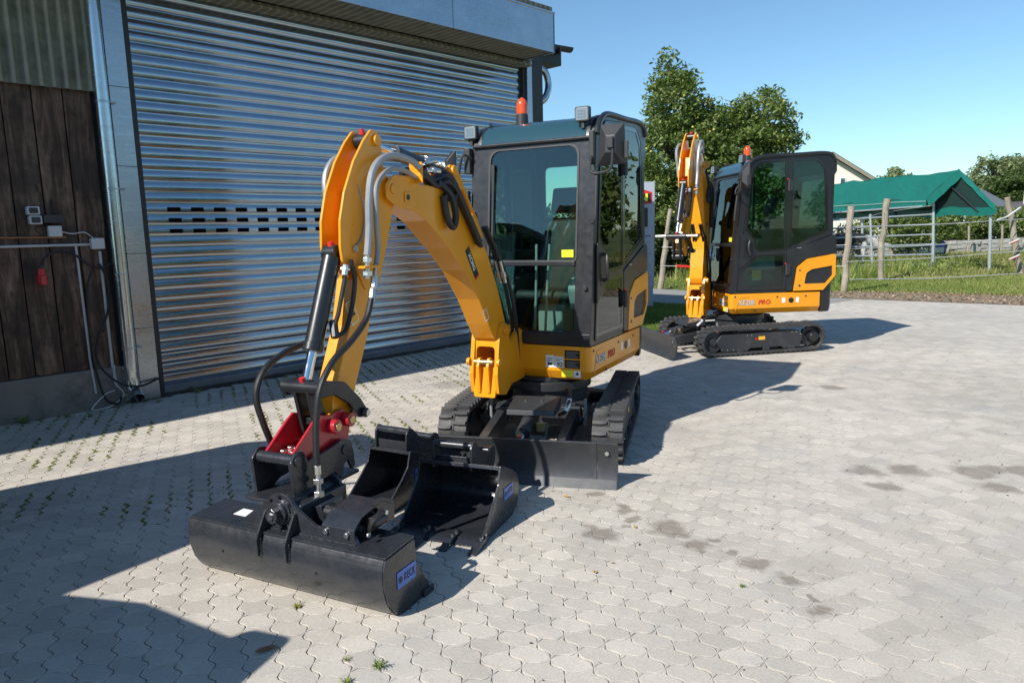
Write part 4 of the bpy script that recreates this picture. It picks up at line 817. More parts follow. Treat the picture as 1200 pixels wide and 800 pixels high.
    tubeo('sleeved_hose', [(1.56, -.10, 2.03), (1.66, -.13, 2.03), (1.73, -.14, 1.95), (1.755, -.13, 1.86), (1.745, -.12, 1.76), (1.77, -.10, 1.62)], .0185, M['sleeve'], arm, 10, 5)
    tubeo('sleeved_hose', [(1.58, -.09, 1.95), (1.66, -.12, 1.95), (1.70, -.12, 1.86), (1.70, -.11, 1.76)], .014, M['sleeve'], arm, 10, 5)
    # bucket linkage
    lk = MB().cyl((2.165, -.125, .895), (2.165, .125, .895), .034, n=18).build('link_tube', M['char'], arm, .003)
    for l0, l1 in ((-.118, -.093), (.093, .118)): MB().prism(rp([(2.20, .91, .03), (2.13, .93, .03), (2.0, .90, .05), (1.88, .79), (1.83, .72, .02), (1.85, .68, .02), (1.90, .69, .02), (1.97, .78), (2.08, .85), (2.19, .85, .03)], .02, 4), 'xz', l0, l1).build('swing_lever', M['char'], lk, .004)
    MB().cyl((1.865, -.145, .71), (1.865, .14, .71), .026, n=14).build('lever_pin', M['char'], lk, .003); MB().cyl((1.865, .14, .71), (1.865, .152, .71), .018, n=6).build('pin_bolt', M['zinc'], lk)
    for l0, l1 in ((-.05, -.03), (.03, .05)): MB().prism(rp([(2.20, .90, .03), (2.13, .92, .03), (2.055, .68, .03), (2.06, .62, .03), (2.12, .61, .03), (2.15, .66, .02)], .02, 4), 'xz', l0, l1).build('h_link', M['char'], lk, .004)
    MB().box(2.09, 2.14, -.032, .032, .70, .735).cyl((2.09, -.07, .65), (2.09, .07, .65), .038, n=16).build('link_eye', M['char'], lk, .004)
    MB().cyl((2.17, .0, .925), (2.175, 0, .945), .015, n=10).build('grease_cap', M['redcap'], lk)
    MB().cyl((1.98, -.068, .70), (1.98, .068, .70), .045, n=18).build('arm_end_boss', M['yellow'], arm, .004)
    if not tool: MB().tube([(2.165, -.26, .90), (2.165, .26, .90)], .016, 10).build('loose_pin_bar', M['zinc'], arm); return
    # long black hoses down to the tilting coupler
    MB().tube([(1.71, .13, 1.47), (1.735, .14, 1.40), (1.76, .15, 1.33)], .012, 8).cyl((1.735, .14, 1.41), (1.755, .148, 1.35), .02, n=8).cyl((1.77, .15, 1.345), (1.80, .16, 1.28), .018, n=8).build('quick_connector', M['zinc'], arm, .002)
    tubeo('tool_hose', [(1.80, .16, 1.30), (1.86, .165, 1.20), (1.99, .17, 1.11), (2.15, .175, 1.03), (2.25, .175, .92), (2.285, .17, .78), (2.30, .17, .64), (2.30, .17, .56)], .0165, M['hose'], R, 10, 6, BF)
    tubeo('tool_hose', [(1.88, -.10, 1.10), (1.98, -.15, 1.075), (2.10, -.165, 1.05), (2.24, -.17, .99), (2.31, -.17, .88), (2.29, -.16, .74), (2.24, -.15, .59), (2.22, -.14, .54)], .0165, M['hose'], R, 10, 6, BF)
    MB().cyl((2.30, .17, .57), (2.302, .17, .40), .0145, n=10).cyl((2.30, .17, .50), (2.30, .17, .475), .026, n=6).cyl((2.30, .17, .44), (2.30, .17, .41), .027, n=6).cyl((2.30, .17, .565), (2.30, .17, .52), .02, n=12).build('hose_fitting', M['zinc'], R, .002, BF)
    # red quick hitch
    q = MB(); pl_ = rp([(1.94, .66), (1.94, .72, .03), (1.99, .755, .03), (2.10, .745, .03), (2.17, .765, .02), (2.22, .735), (2.385, .61, .01), (2.38, .575), (1.97, .575)], .02, 4)
    for l0, l1 in ((-.088, -.072), (.072, .088)): q.prism(pl_, 'xz', l0, l1)
    q.prism([(2.385, .60), (2.10, .605), (2.10, .59), (2.385, .583)], 'xz', -.072, .072)
    for (x, z) in ((1.98, .70), (2.09, .69)): q.cyl((x, .088, z), (x, .135, z), .036, n=20).cyl((x, -.135, z), (x, -.088, z), .036, n=20)
    qh = q.build('quick_hitch', M['red'], R, .005, BF, 3)
    for (x, z) in ((1.98, .70), (2.09, .69)): MB().cyl((x, -.14, z), (x, .141, z), .021, n=14).build('hitch_pin', M['brasszinc'], qh, .002)
    b = MB()
    for x, l_ in ((2.24, .0), (2.30, -.03), (2.24, -.04), (2.30, .03)): b.cyl((x, l_, .60), (x, l_, .617), .019, n=6)
    b.build('hitch_bolt', M['zinc'], qh, .002)
    # black coupler frame of the tilting bucket
    t = MB(); cp = rp([(2.41, .43), (2.425, .60, .03), (2.38, .645, .03), (2.33, .635, .03), (2.305, .575), (2.12, .60), (2.06, .615, .04), (1.99, .60, .04), (1.97, .53), (1.965, .455), (1.99, .44), (2.02, .50), (2.05, .485), (2.065, .44), (2.09, .425), (2.12, .465), (2.25, .455), (2.32, .42)], .008, 4)
    for l0, l1 in ((-.125, -.108), (.108, .125)): t.prism(cp, 'xz', l0, l1)
    tb = t.build('tilt_coupler', M['bucket'], R, .004, BF, 3)
    MB().cyl((2.375, -.118, .60), (2.375, .118, .60), .028, n=18).build('coupler_tube', M['bucket'], tb, .002)
    for x, z in ((2.375, .60), (2.04, .56)):
        for s__ in (1, -1): MB().cyl((x, s__*.123, z), (x, s__*.133, z), .026, n=16).build('coupler_pin', M['bucket'], tb, .002)
    MB().prism(rp([(1.95, -.14), (2.47, -.14, .03), (2.47, .14, .03), (1.95, .14)], .01), 'xy', .415, .432).build('coupler_base_plate', M['bucket'], tb, .004)
    MB().box(2.05, 2.08, -.10, .10, .47, .56).build('hook_plate', M['bucket'], tb, .004)

def tilt_bucket(R, Rinv):
    W2 = Matrix(((-.4472, .8944, 0, -.532), (-.8944, -.4472, 0, 2.837), (0, 0, 1, 0), (0, 0, 0, 1))); Mx = Rinv @ W2
    L = -1.15
    end = rp([(.052, .285, .004), (-.16, .298), (-.168, .178), (-.262, .035), (-.262, .002), (-.06, -.004), (.0, .022), (.045, .085), (.068, .165), (.067, .245)], .012, 3)
    out = [(.052, .285), (.069, .245), (.070, .165), (.047, .085), (.002, .020), (-.05, -.004), (-.15, -.012), (-.27, -.012)]
    out = [(p.x, p.y) for p in catmull([(x, y, 0) for x, y in out], 4)]; inn = [(x-.010, z+.010) for x, z in out]
    bk = MB().prism(out+inn[::-1], 'xz', L, 0).build('ditching_bucket_shell', M['bucket'], R, .002, Mx, 2, 40)
    for y in (-.002, L-.010): MB().prism(end, 'xz', y, y+.012).build('bucket_end_plate', M['bucket'], bk, .003)
    MB().prism([(.055, .285), (-.165, .298), (-.165, .310), (.055, .297)], 'xz', L-.004, .004).build('bucket_top_plate', M['bucket'], bk, .002)
    MB().prism([(-.15, -.008), (-.28, -.008), (-.29, -.016), (-.15, -.020)], 'xz', L, 0).build('cutting_edge', M['bucket'], bk, .002)
    MB().prism(rect(-.28, -.20, 0, .03), 'xz', .010, .022).build('wear_strip', M['bucket'], bk, .002)
    for w_ in (-.93, -.36): MB().cyl((.055, w_, .165), (.073, w_, .165), .007, n=10).build('drain_hole', M['black'], bk)
    # small weld marks, sticker plate
    TP = T3(-.055, 0, .3037) @ RY(.059); MB().box(-.045, .02, -.96, -.88, 0, .0012).build('type_label', M['white'], bk, 0, TP)
    MB().prism(rp([(-.10, -1.14), (.10, -1.14), (.10, -.90), (.0, -.82), (-.10, -.82)], .03), 'xy', 0, .003, [rect(-.05, .025, -.965, -.875)]).build('doubler_plate', M['bucket'], bk, .001, TP)
    # badge
    bd = MB().prism(rp(rect(-.155, -.015, .125, .20), .006), 'xz', .010, .014).build('badge', M['bluebadge'], bk, .001)
    text('KECK', .048, M['black'], bd, T3(-.103, .0148, .162) @ SIDE_TXT, weight=.0004, ext=.0006, shear=.1, sx=.64, space=1.12)
    MB().prism(circ(-.036, .162, .015, 16), 'xz', .0138, .0155, [circ(-.036, .162, .009, 16)]).prism([(-.039, .153), (-.033, .153), (-.033, .171), (-.039, .171)], 'xz', .0138, .0155).build('emblem', M['black'], bd)
    # tilt mounting plates
    cw, cz = -.605, .385
    arc = [(cw+.088*cos(a), cz+.088*sin(a)) for a in np.linspace(radians(165), radians(15), 12)]
    hole = [(cw+.04*cos(a)-.02, cz-.115+.05*sin(a)) for a in np.linspace(0, 2*pi, 14, endpoint=False)]
    fp = [(-.87, .30), (-.85, .315), (-.735, .395)]+[(cw+.09*cos(a), cz+.09*sin(a)) for a in np.linspace(radians(150), radians(30), 12)]+[(-.49, .40), (-.41, .352), (-.36, .345), (-.19, .335), (-.17, .30)]
    MB().prism(fp, 'yz', -.012, .006, [rp(rect(-.625, -.565, .312, .352), .02, 4)]).build('tilt_front_plate', M['bucket'], bk, .003)
    MB().prism([(y, z) for y, z in fp[:15]]+[(-.50, .30)], 'yz', -.33, -.315).build('tilt_rear_plate', M['bucket'], bk, .003)
    MB().prism(rp([(-.90, .30), (-.89, .40, .04), (-.80, .41, .04), (-.78, .30)], .01), 'yz', -.15, -.138, [circ(-.845, .355, .024, 14)]).build('lifting_eye', M['bucket'], bk, .002)
    for w_ in (-.685, -.515): MB().prism([(.004, .395), (.025, .39), (.095, .27), (.09, .19), (.070, .19), (.065, .26), (.05, .30), (.004, .30)], 'xz', w_-.007, w_+.007).build('gusset_fin', M['bucket'], bk, .003)
    hb = MB().cyl((-.36, cw, cz), (.015, cw, cz), .062, n=24).cyl((.015, cw, cz), (.03, cw, cz), .05, n=24).cyl((.03, cw, cz), (.06, cw, cz), .03, n=6).cyl((.06, cw, cz), (.068, cw, cz), .036, n=8).build('pivot_hub', M['bucket'], bk, .003)
    MB().cyl((.066, cw, cz), (.075, cw, cz), .016, n=6).build('hub_bolt', M['zinc'], hb)
    for a in range(8): MB().cyl((.014, cw+.075*cos(a*pi/4), cz+.075*sin(a*pi/4)), (.022, cw+.075*cos(a*pi/4), cz+.075*sin(a*pi/4)), .008, n=6).build('flange_bolt', M['bucket'], hb)
    MB().box(-.34, -.02, cw-.06, cw+.10, .30, .42).build('hub_housing', M['bucket'], bk, .01)
    MB().prism(rp([(-.56, .30), (-.56, .37), (-.46, .40), (-.44, .30)], .01), 'yz', -.25, -.10).build('coupler_stop', M['bucket'], bk, .004)
    rr_ = np.random.default_rng(5)
    def bead(a, b, n_=40): a, b = Vector(a), Vector(b); return MB().tube([tuple(a.lerp(b, i/n_)+Vector(rr_.normal(0, .0006, 3))) for i in range(n_+1)], [float(.0042+.0012*(i % 2)) for i in range(n_+1)], 6).build('weld_bead', M['bucket'], bk)
    bead((.011, -.86, .302), (.011, -.18, .302), 90); bead((.058, -.003, .290), (-.16, -.003, .303)); bead((.058, L+.003, .290), (-.16, L+.003, .303))
    for w_ in (-.685, -.515):
        for s_ in (-.010, .010): bead((.072, w_+s_, .275), (.074, w_+s_, .192), 16)
    # ram cover
    cv = [(.008, .318), (.008, .365), (-.045, .405), (-.20, .432), (-.275, .39), (-.285, .318)]; ci = [(x*.97-.006, z-.007) for x, z in cv]
    MB().prism(cv+ci[::-1], 'xz', -.365, -.185).build('tilt_ram_cover', M['bucket'], bk, .002)
    MB().prism([(-.285, .312), (-.285, .40), (-.20, .445, .03), (-.05, .415, .03), (0, .34), (0, .312)][::1] and [(p[0], p[1]) for p in [(-.285, .312), (-.29, .40), (-.20, .445), (-.12, .44), (-.20, .37), (-.22, .312)]], 'xz', -.195, -.185).build('cover_end_plate', M['bucket'], bk, .002)
    MB().cyl((-.13, -.45, .36), (-.13, -.20, .365), .036, n=18).cyl((-.17, -.165, .365), (-.08, -.165, .365), .03, n=14).build('tilt_ram', M['char'], bk, .003)
    MB().cyl((-.16, -.66, .39), (-.14, -.50, .365), .018, n=12).build('tilt_ram_rod', M['chrome'], bk)
    b = MB()
    for w_ in (-.34, -.225): b.cyl((.009, w_, .34), (.02, w_, .34), .013, n=10)
    b.cyl((-.02, -.135, .345), (-.02, -.125, .345), .012, n=8).cyl((-.15, -.14, .40), (-.15, -.125, .40), .012, n=8); b.build('cover_bolt', M['zinc'], bk, .002)
    MB().tube(catmull([(-.15, -.16, .40), (-.10, -.12, .42), (-.05, -.13, .39), (-.06, -.15, .35)], 5), .014, 8).build('tilt_hose', M['hose'], bk)

def excavator(x, y, V, U, swing, br, ar, tool, label):
    R = thing('mini_excavator', label, 'excavator', (x, y, 0), V, 'yellow mini excavators'); bpy.context.view_layer.update()
    undercarriage(R, RZ(U-V)); house(R); front(R, swing, br, ar, tool, label)
    if tool: tilt_bucket(R, (T3(x, y, 0) @ RZ(V)).inverted())
    return R
excavator(.3017, 5.6704, -2.0544, -1.8199, radians(2), 0, 0, True, 'nearer yellow mini excavator with its arm reaching down to a wide black tilting bucket')
excavator(3.0664, 9.5664, -3.0591, -2.9298, radians(55.3), radians(43), 0, False, 'farther yellow mini excavator seen from its door side, boom raised and no bucket fitted')
# ------------------------------------------------------------------ the two spare buckets on the paving
def spare_bucket(name, label, loc, az, wd, dp, hgt, teeth, badge, grp, hoff=0):
    """opening faces local +x, width along y"""
    R = thing(name, label, 'bucket', (loc[0], loc[1], 0), az, grp)
    k_ = dp/.52; hz_ = hgt/.335; f_ = lambda pts: [(p[0]*k_, p[1]*hz_)+tuple(p[2:]) for p in pts]
    out = f_([(.05, .012), (-.12, .006), (-.28, .002), (-.40, .008), (-.485, .05), (-.515, .13), (-.49, .215), (-.40, .27), (-.30, .315), (-.245, .335)])
    out = [(p.x, p.y) for p in catmull([(x, z, 0) for x, z in out], 4)]; c = Vector((-.25*k_, .17*hz_)); inn = []
    for x, z in out: d = (c-Vector((x, z))).normalized()*.010; inn.append((x+d.x, z+d.y))
    MB().prism(out+inn[::-1], 'xz', -wd/2, wd/2).build('bucket_shell', M['bucket'], R, .002, None, 2, 40)
    sp = rp(f_([(.045, .004), (.05, .028), (-.03, .075), (-.15, .18, .02), (-.215, .245, .02), (-.245, .345), (-.30, .325), (-.40, .28, .03), (-.495, .22, .04), (-.523, .13, .05), (-.49, .045, .04), (-.40, .0)]), .008, 3)
    for s in (1, -1): MB().prism(sp, 'xz', s*wd/2-.006, s*wd/2+.006).build('side_plate', M['bucket'], R, .003)
    MB().prism([(.02, .004), (.075, .008), (.02, .026), (-.06, .024), (-.06, .004)], 'xz', -wd/2-.008, wd/2+.008).build('cutting_edge', M['bucket'], R, .003)
    MB().prism(f_([(-.235, .322), (-.29, .30), (-.295, .318), (-.24, .342)]), 'xz', -wd/2, wd/2).build('top_plate', M['bucket'], R, .002)
    for k in range(teeth):
        y = -wd/2+.0+(wd-.0)*k/(teeth-1)
        t = MB().prism([(-.055, .028), (.05, .040), (.09, .032), (.165, .008), (.16, .0), (.08, .003), (.01, .003), (.01, .026)], 'xz', y-.021, y+.021).build('bucket_tooth', M['bucket'], R, .003)
        MB().cyl((-.015, y, .03), (-.015, y, .048), .011, n=6).build('tooth_bolt', M['zinc'], t); MB().cyl((.035, y, .032), (.035, y, .05), .011, n=6).build('tooth_bolt', M['zinc'], t)
    ex = .118; yc = hoff
    ear = rp([(-.25, .29), (-.262, .42, .03), (-.295, .46, .035), (-.335, .43, .03), (-.39, .375), (-.50, .335), (-.545, .355, .02), (-.585, .35, .03), (-.605, .31, .03), (-.59, .24), (-.52, .19), (-.42, .255)], .01, 3)
    for s in (1, -1): MB().prism(ear, 'xz', yc+s*ex-.007, yc+s*ex+.007).build('hanger_ear', M['bucket'], R, .003)
    for px_, pz in ((-.297, .425), (-.57, .318)): MB().cyl((px_, yc-ex-.008, pz), (px_, yc+ex+.008, pz), .022, n=18).build('hanger_tube', M['bucket'], R, .002)
    MB().box(-.285, -.273, yc-ex, yc+ex, .30, .365).build('hanger_plate', M['bucket'], R, .002)
    for s in (1, -1): MB().prism([(-.42, .25), (-.57, .29), (-.57, .17), (-.50, .18)], 'xz', yc+s*ex*.5-.005, yc+s*ex*.5+.005).build('hanger_rib', M['bucket'], R, .002)
    if badge:
        y = wd/2+.006; bx = -dp*.66
        bd = MB().prism(rp(rect(bx-.065, bx+.065, .13, .20), .006), 'xz', y, y+.004).build('badge', M['bluebadge'], R, .001)
        text('KECK', .042, M['black'], bd, T3(bx-.018, y+.0046, .165) @ SIDE_TXT, weight=.0002, ext=.0005, sx=.66, space=1.1)
        MB().prism(circ(bx+.045, .165, .014, 16), 'xz', y+.0035, y+.0055, [circ(bx+.045, .165, .008, 16)]).build('emblem', M['black'], bd)
    return R
spare_bucket('digging_bucket', 'wider black toothed digging bucket lying open beside the dozer blade', (-.408, 3.654), radians(-111.5), .50, .52, .335, 4, True, 'spare buckets on the paving', -.05)
spare_bucket('digging_bucket', 'narrow black digging bucket behind the tilting bucket, left of the wider one', (-.891, 4.033), radians(-119),   .307, .52, .315, 0, True, 'spare buckets on the paving', .0)

# ------------------------------------------------------------------ foliage helpers
def leafmat(name, c0, c1, c2, trans=.25, rough=.5):
    N = NT(name); at = N.n('ShaderNodeAttribute', attribute_name='tint'); c = N.ramp(at.outputs['Fac'], [(0, c0), (.6, c1), (1, c2)])
    N.l(c, N.b.inputs['Base Color']); N.b.inputs['Roughness'].default_value = rough; N.b.inputs['Specular IOR Level'].default_value = .35
    tl = N.n('ShaderNodeBsdfTranslucent'); N.l(N.mix(.5, c, (.12, .2, .02)), tl.inputs[0]); mx = N.n('ShaderNodeMixShader'); mx.inputs[0].default_value = trans
    N.l(N.b.outputs[0], mx.inputs[1]); N.l(tl.outputs[0], mx.inputs[2]); N.l(mx.outputs[0], N.out.inputs[0]); return N.m
M['leaf'] = leafmat('apple_leaves', (.06, .10, .022), (.14, .205, .045), (.31, .32, .12), .32)
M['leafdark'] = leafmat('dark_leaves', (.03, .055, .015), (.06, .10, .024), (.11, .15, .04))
M['leafpale'] = leafmat('pale_leaves', (.11, .145, .06), (.21, .255, .11), (.33, .35, .18), .3)
M['grass'] = leafmat('grass_blades', (.09, .15, .025), (.19, .26, .05), (.36, .36, .13), .3, .6)
M['drygrass'] = leafmat('dry_grass', (.15, .18, .04), (.28, .28, .10), (.44, .38, .2), .3, .7)
M['bark'] = mat('rough_bark', (.12, .10, .08), .9, var=.4, vs=12, bump=.8, bs=30)
M['oldwood'] = mat('weathered_fence_wood', (.30, .26, .20), .85, var=.4, vs=9, bump=.7, bs=26, dirt=(.12, .11, .08), dirtamt=.7)
def leafcards(cen, size, asp=.5, up=.3, rs=None, fold=True):
    """leaf quads at centres (N,3); random orientation"""
    r = rs or rng; N_ = len(cen); n = r.normal(size=(N_, 3)); n[:, 2] = np.abs(n[:, 2])+up; n /= np.linalg.norm(n, axis=1)[:, None]
    t = r.normal(size=(N_, 3)); t[:, 2] -= .3; t -= n*(t*n).sum(1)[:, None]; t /= np.linalg.norm(t, axis=1)[:, None]; b = np.cross(n, t)
    s = (size*r.uniform(.6, 1.35, N_))[:, None]; L = t*s; Wd = b*s*asp
    return np.stack([cen-L, cen-Wd*.9-L*.1, cen+L, cen+Wd*.9-L*.1], 1)
def tree(name, label, cat, base, trunk_h, lobes, nclump, nleaf, lsize, mleaf, clr=.3, group=None, trunk_r=.14, fruit=0, seed=1, ncore=0, droop=0):
    r = np.random.default_rng(seed); R = thing(name, label, cat, base, 0, group); base = np.array(base)
    P = []; T = []; wts = np.array([l[1][0]*l[1][1]*l[1][2] for l in lobes])**.85; wts /= wts.sum(); cl = []
    for k in r.choice(len(lobes), nclump, p=wts):
        c, rad = lobes[k]; d = r.normal(size=3); d /= np.linalg.norm(d); q = np.array(c)+d*np.array(rad)*r.uniform(.35, 1.08)**.55; cl.append((q, r.uniform(.55, 1.3)*clr, r.uniform(-.22, .22)))
    for q, rr, tt in cl:
        m = max(3, int(nleaf*(rr/clr)**2)); d = r.normal(size=(m, 3)); d /= np.linalg.norm(d, axis=1)[:, None]; pt = q+d*rr*(r.uniform(0, 1, (m, 1))**.45)*np.array([1, 1, .75]); pt[:, 2] -= droop*r.uniform(0, 1, m)*rr
        P.append(pt); T.append(np.clip(.52+tt+r.normal(0, .18, m), 0, 1))
    P = np.concatenate(P); T = np.concatenate(T); crown = fastmesh('crown', leafcards(P, np.full(len(P), lsize), rs=r), 4, M[mleaf], R, T); crown['kind'] = 'stuff'
    bm = MB(); top = np.mean([l[0] for l in lobes], 0); bm.tube(catmull([(0, 0, -.1), (.05, .02, trunk_h*.5), (0, 0, trunk_h)], 4), np.linspace(trunk_r*1.2, trunk_r*.8, 9), 10)
    bm.build('trunk', M['bark'], R)
    for c, rad in lobes:
        p0 = Vector((0, 0, trunk_h*.92)); p1 = Vector(c); mid = p0.lerp(p1, .5)+Vector((r.normal(0, .15), r.normal(0, .15), -.1))
        MB().tube(catmull([p0, mid, p1], 5), np.linspace(trunk_r*.6, trunk_r*.12, 11), 7).build('limb', M['bark'], R)
    bm = MB()
    for q, rr, tt in cl[::3]:
        k = min(lobes, key=lambda l: np.linalg.norm(np.array(l[0])-q)); bm.tube([Vector(k[0]), Vector(q)], [trunk_r*.14, .006], 4, False)
    b = bm.build('twigs', M['bark'], R, fix=False); b['kind'] = 'stuff'
    for i in range(fruit):
        q, rr, tt = cl[r.integers(len(cl))]; d = r.normal(size=3); d /= np.linalg.norm(d); d[1] = -abs(d[1])
        p = q+d*rr*1.0
        if 'apple' not in cache: a_ = MB().ell((0, 0, 0), .042, .042, .038, 8, 6).mesh('apple'); a_.materials.append(mat('yellow_green_apple', (.42, .38, .08), .4, var=.2)); cache['apple'] = a_
        o = bpy.data.objects.new('apple', cache['apple']); fin(o, None, R, T3(*p))
    return R
# ------------------------------------------------------------------ verge, lawn, road
lawn = [(1.2, 11.9), (2.0, 10.55), (2.75, 10.75), (3.15, 12.2), (3.75, 14.95), (3.0, 15.6), (1.6, 15.7)]
sheet('lawn_soil', lawn, .015, M['meadow'])
N = NT('asphalt_lane'); P = N.pos; c = N.mix(N.noise(P, 60, 5, .7), (.20, .195, .185), (.30, .29, .28)); N.l(c, N.b.inputs['Base Color']); N.b.inputs['Roughness'].default_value = .9; N.bump(N.noise(P, 200, 4), .4, .004)
sheet('lane', [(1.5, 15.75), (3.9, 15.2), (6.0, 14.2), (7.4, 15.3), (5.1, 17.9), (3.2, 20.2), (-3.4, 26.8), (-5.5, 25)], .004, N.m)
def scatter(poly, n, seed=3):
    r = np.random.default_rng(seed); P = np.array(poly); lo, hi = P.min(0), P.max(0); out = []
    while sum(map(len, out)) < n:
        q = r.uniform(lo, hi, (n*2, 2)); ins = np.zeros(len(q), bool); j = len(P)-1
        for i in range(len(P)):
            c = ((P[i, 1] > q[:, 1]) != (P[j, 1] > q[:, 1])) & (q[:, 0] < (P[j, 0]-P[i, 0])*(q[:, 1]-P[i, 1])/(P[j, 1]-P[i, 1]+1e-12)+P[i, 0]); ins ^= c; j = i
        out.append(q[ins])
    return np.concatenate(out)[:n]
def grass(name, poly, n, h, wd, m, z=0, seed=3, tint=(.5, .2), patch=2.0, kindlabel=None):
    r = np.random.default_rng(seed); q = scatter(poly, n, seed); nz = np.array([noise.noise((x*patch*.3, y*patch*.3, seed)) for x, y in q]); hh = h*r.uniform(.45, 1.3, n)*(1+.9*nz)
    a = r.uniform(0, pi, n); lean = r.normal(0, .35, (n, 2))*hh[:, None]; w_ = wd*r.uniform(.6, 1.4, n); dx, dy = np.cos(a)*w_, np.sin(a)*w_; Z = np.full(n, z)
    b0 = np.stack([q[:, 0]-dx, q[:, 1]-dy, Z-.01], 1); b1 = np.stack([q[:, 0]+dx, q[:, 1]+dy, Z-.01], 1); t = np.stack([q[:, 0]+lean[:, 0], q[:, 1]+lean[:, 1], Z+hh], 1)
    o = fastmesh(name, np.stack([b0, b1, t], 1), 3, M[m], None, np.clip(tint[0]+nz*.5+r.normal(0, tint[1], n), 0, 1)); return tag(o, kindlabel, None, None, 'stuff')
grass('lawn_grass', lawn, 26000, .055, .006, 'grass', .015, 5, (.4, .15), 3, 'bright short lawn between workshop corner and lane')
verge = [(4.0, 19.9), (5.6, 18.1), (7.7, 15.9), (10.2, 13.7), (16, 11), (30, 22), (30, 34), (10, 34), (1.5, 24)]
vnear = [(3.6, 20.6), (5.3, 18.6), (7.9, 16.9), (10.9, 14.9), (15, 13), (19, 17), (14, 22), (9, 23.5), (4, 24)]
grass('verge_straw', vnear, 26000, .06, .010, 'drygrass', -.03, 16, (.55, .25), 1.2, 'dry straw patches in the mown verge')
grass('verge_grass', vnear, 60000, .065, .011, 'grass', -.03, 6, (.5, .22), 1.5, 'mown green verge in front of the pasture fence')
grass('pasture_grass', [(9, 22), (14, 21), (19, 16.5), (34, 26), (34, 42), (12, 42), (4, 30), (5, 24)], 60000, .16, .022, 'drygrass', -.03, 7, (.35, .25), .9, 'sunlit pasture grass behind the fence')
grass('tall_grass', [(8.3, 18.3), (11.5, 22), (17, 25.2), (17, 27), (9, 26.5), (5, 22.5)], 9000, .38, .016, 'grass', -.03, 8, (.55, .25), 2.2, 'tall ragged grass and weeds along the pasture rails')
# dead leaves and chippings along the edge of the lane
q = scatter([(7.0, 15.85), (7.75, 15.2), (9.9, 13.3), (15, 10.5), (17.6, 12.2), (11.6, 14.9), (8.6, 17.0), (7.0, 17.4)], 14000, 11); n = len(q)
o = fastmesh('leaf_litter', leafcards(np.c_[q, rng.uniform(-.02, .02, n)], np.full(n, .032), .6, 2.0), 4, leafmat('brown_leaf_litter', (.10, .06, .035), (.26, .17, .10), (.45, .34, .24), .05, .8), None, rng.uniform(0, 1, n)); tag(o, 'brown leaf litter along the edge of the paving', None, None, 'stuff')
N = NT('litter_soil'); P = N.pos; c = N.ramp(N.noise(P, 9, 7, .7), [(.35, (.10, .085, .05)), (.6, (.30, .23, .16)), (.75, (.12, .13, .05))]); N.l(c, N.b.inputs['Base Color']); N.b.inputs['Roughness'].default_value = 1
sheet('litter_strip', [(6.9, 15.95), (7.6, 15.25), (9.95, 13.3), (15, 10.5), (17.5, 12.2), (11.4, 14.7), (8.5, 16.8), (6.9, 17.4)], .009, N.m)

# ------------------------------------------------------------------ trees and shrubs
tree('apple_tree', 'tall dense apple tree with yellow-green apples beyond the far excavator', 'tree', (6.9, 22.6, 0), 1.6,
     [((-1.85, 0, 5.35), (.85, .9, 1.15)), ((-2.0, 0, 3.9), (1.05, 1.2, 1.1)), ((-2.2, 0, 2.4), (1.0, 1.2, 1.1)), ((-.95, 0, 4.5), (.9, 1.0, .9)), ((-.2, 0, 4.2), (1.35, 1.3, 1.1)), ((-.2, 0, 3.1), (1.5, 1.4, 1.1)), ((.95, 0, 4.75), (.9, 1.0, .95)), ((1.3, 0, 3.6), (.8, 1.1, 1.1)), ((-.6, .1, 2.2), (1.9, 1.4, 1.0)), ((1.0, .2, 2.2), (1.2, 1.3, .9)), ((-1.95, 0, 6.35), (.22, .22, .4))], 900, 105, .068, 'leaf', .36, None, .16, 90, 21)
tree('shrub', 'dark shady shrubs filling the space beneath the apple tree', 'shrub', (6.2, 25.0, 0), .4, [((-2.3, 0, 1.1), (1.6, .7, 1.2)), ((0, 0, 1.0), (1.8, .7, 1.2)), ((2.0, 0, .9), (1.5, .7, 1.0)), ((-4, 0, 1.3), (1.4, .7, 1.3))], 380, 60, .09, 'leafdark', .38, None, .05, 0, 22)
tree('broadleaf_tree', 'large pale willow-like tree at the right edge behind the grey roofed house', 'tree', (51.8, 77, 0), 2.5, [((0, 0, 5.5), (2.6, 2.5, 2.9)), ((3.5, 1, 6.3), (2.6, 2.5, 2.6)), ((-1.6, -1, 3.6), (2.0, 2, 2.0)), ((3, -1, 3.6), (3, 2, 2.2)), ((6.4, 0, 5.4), (2.2, 2, 2.6))], 480, 80, .2, 'leafpale', .8, 'trees on the skyline', .35, 0, 23, droop=1)
tree('broadleaf_tree', 'dark round tree just left of the large pale tree on the skyline', 'tree', (50.0, 72, 0), 2, [((-.4, 0, 4.4), (1.8, 1.6, 1.5)), ((.6, 0, 5.3), (1.3, 1.2, 1.2)), ((.2, 0, 3), (2.0, 1.5, 1.5))], 220, 80, .17, 'leafdark', .6, 'trees on the skyline', .3, 0, 24)
for k, (x, zt) in enumerate(((36.2, 5.5), (38.3, 6.1), (41.4, 5.7))):
    tree('distant_tree', ['first low treetop right of the gabled house, over the green roof', 'tallest low treetop above the middle of the green roof', 'faint treetop nearest to the tip of the green roof'][k], 'tree', (x, 70+2*k, 0), 2, [((0, 0, zt-.3), (1.3, 1.2, 1.0)), ((.6, 0, zt-1.5), (1.6, 1.2, 1.5))], 75, 50, .15, 'leafpale', .5, 'trees on the skyline', .25, 0, 30+k)
tree('hedge', 'long green hedge behind the pasture at the right edge', 'hedge', (24.5, 38.0, 0), .4, [((-4.5+2.3*k, .5*k, 1.25), (1.7, .8, .95)) for k in range(8)], 520, 70, .10, 'leaf', .42, None, .05, 0, 41)
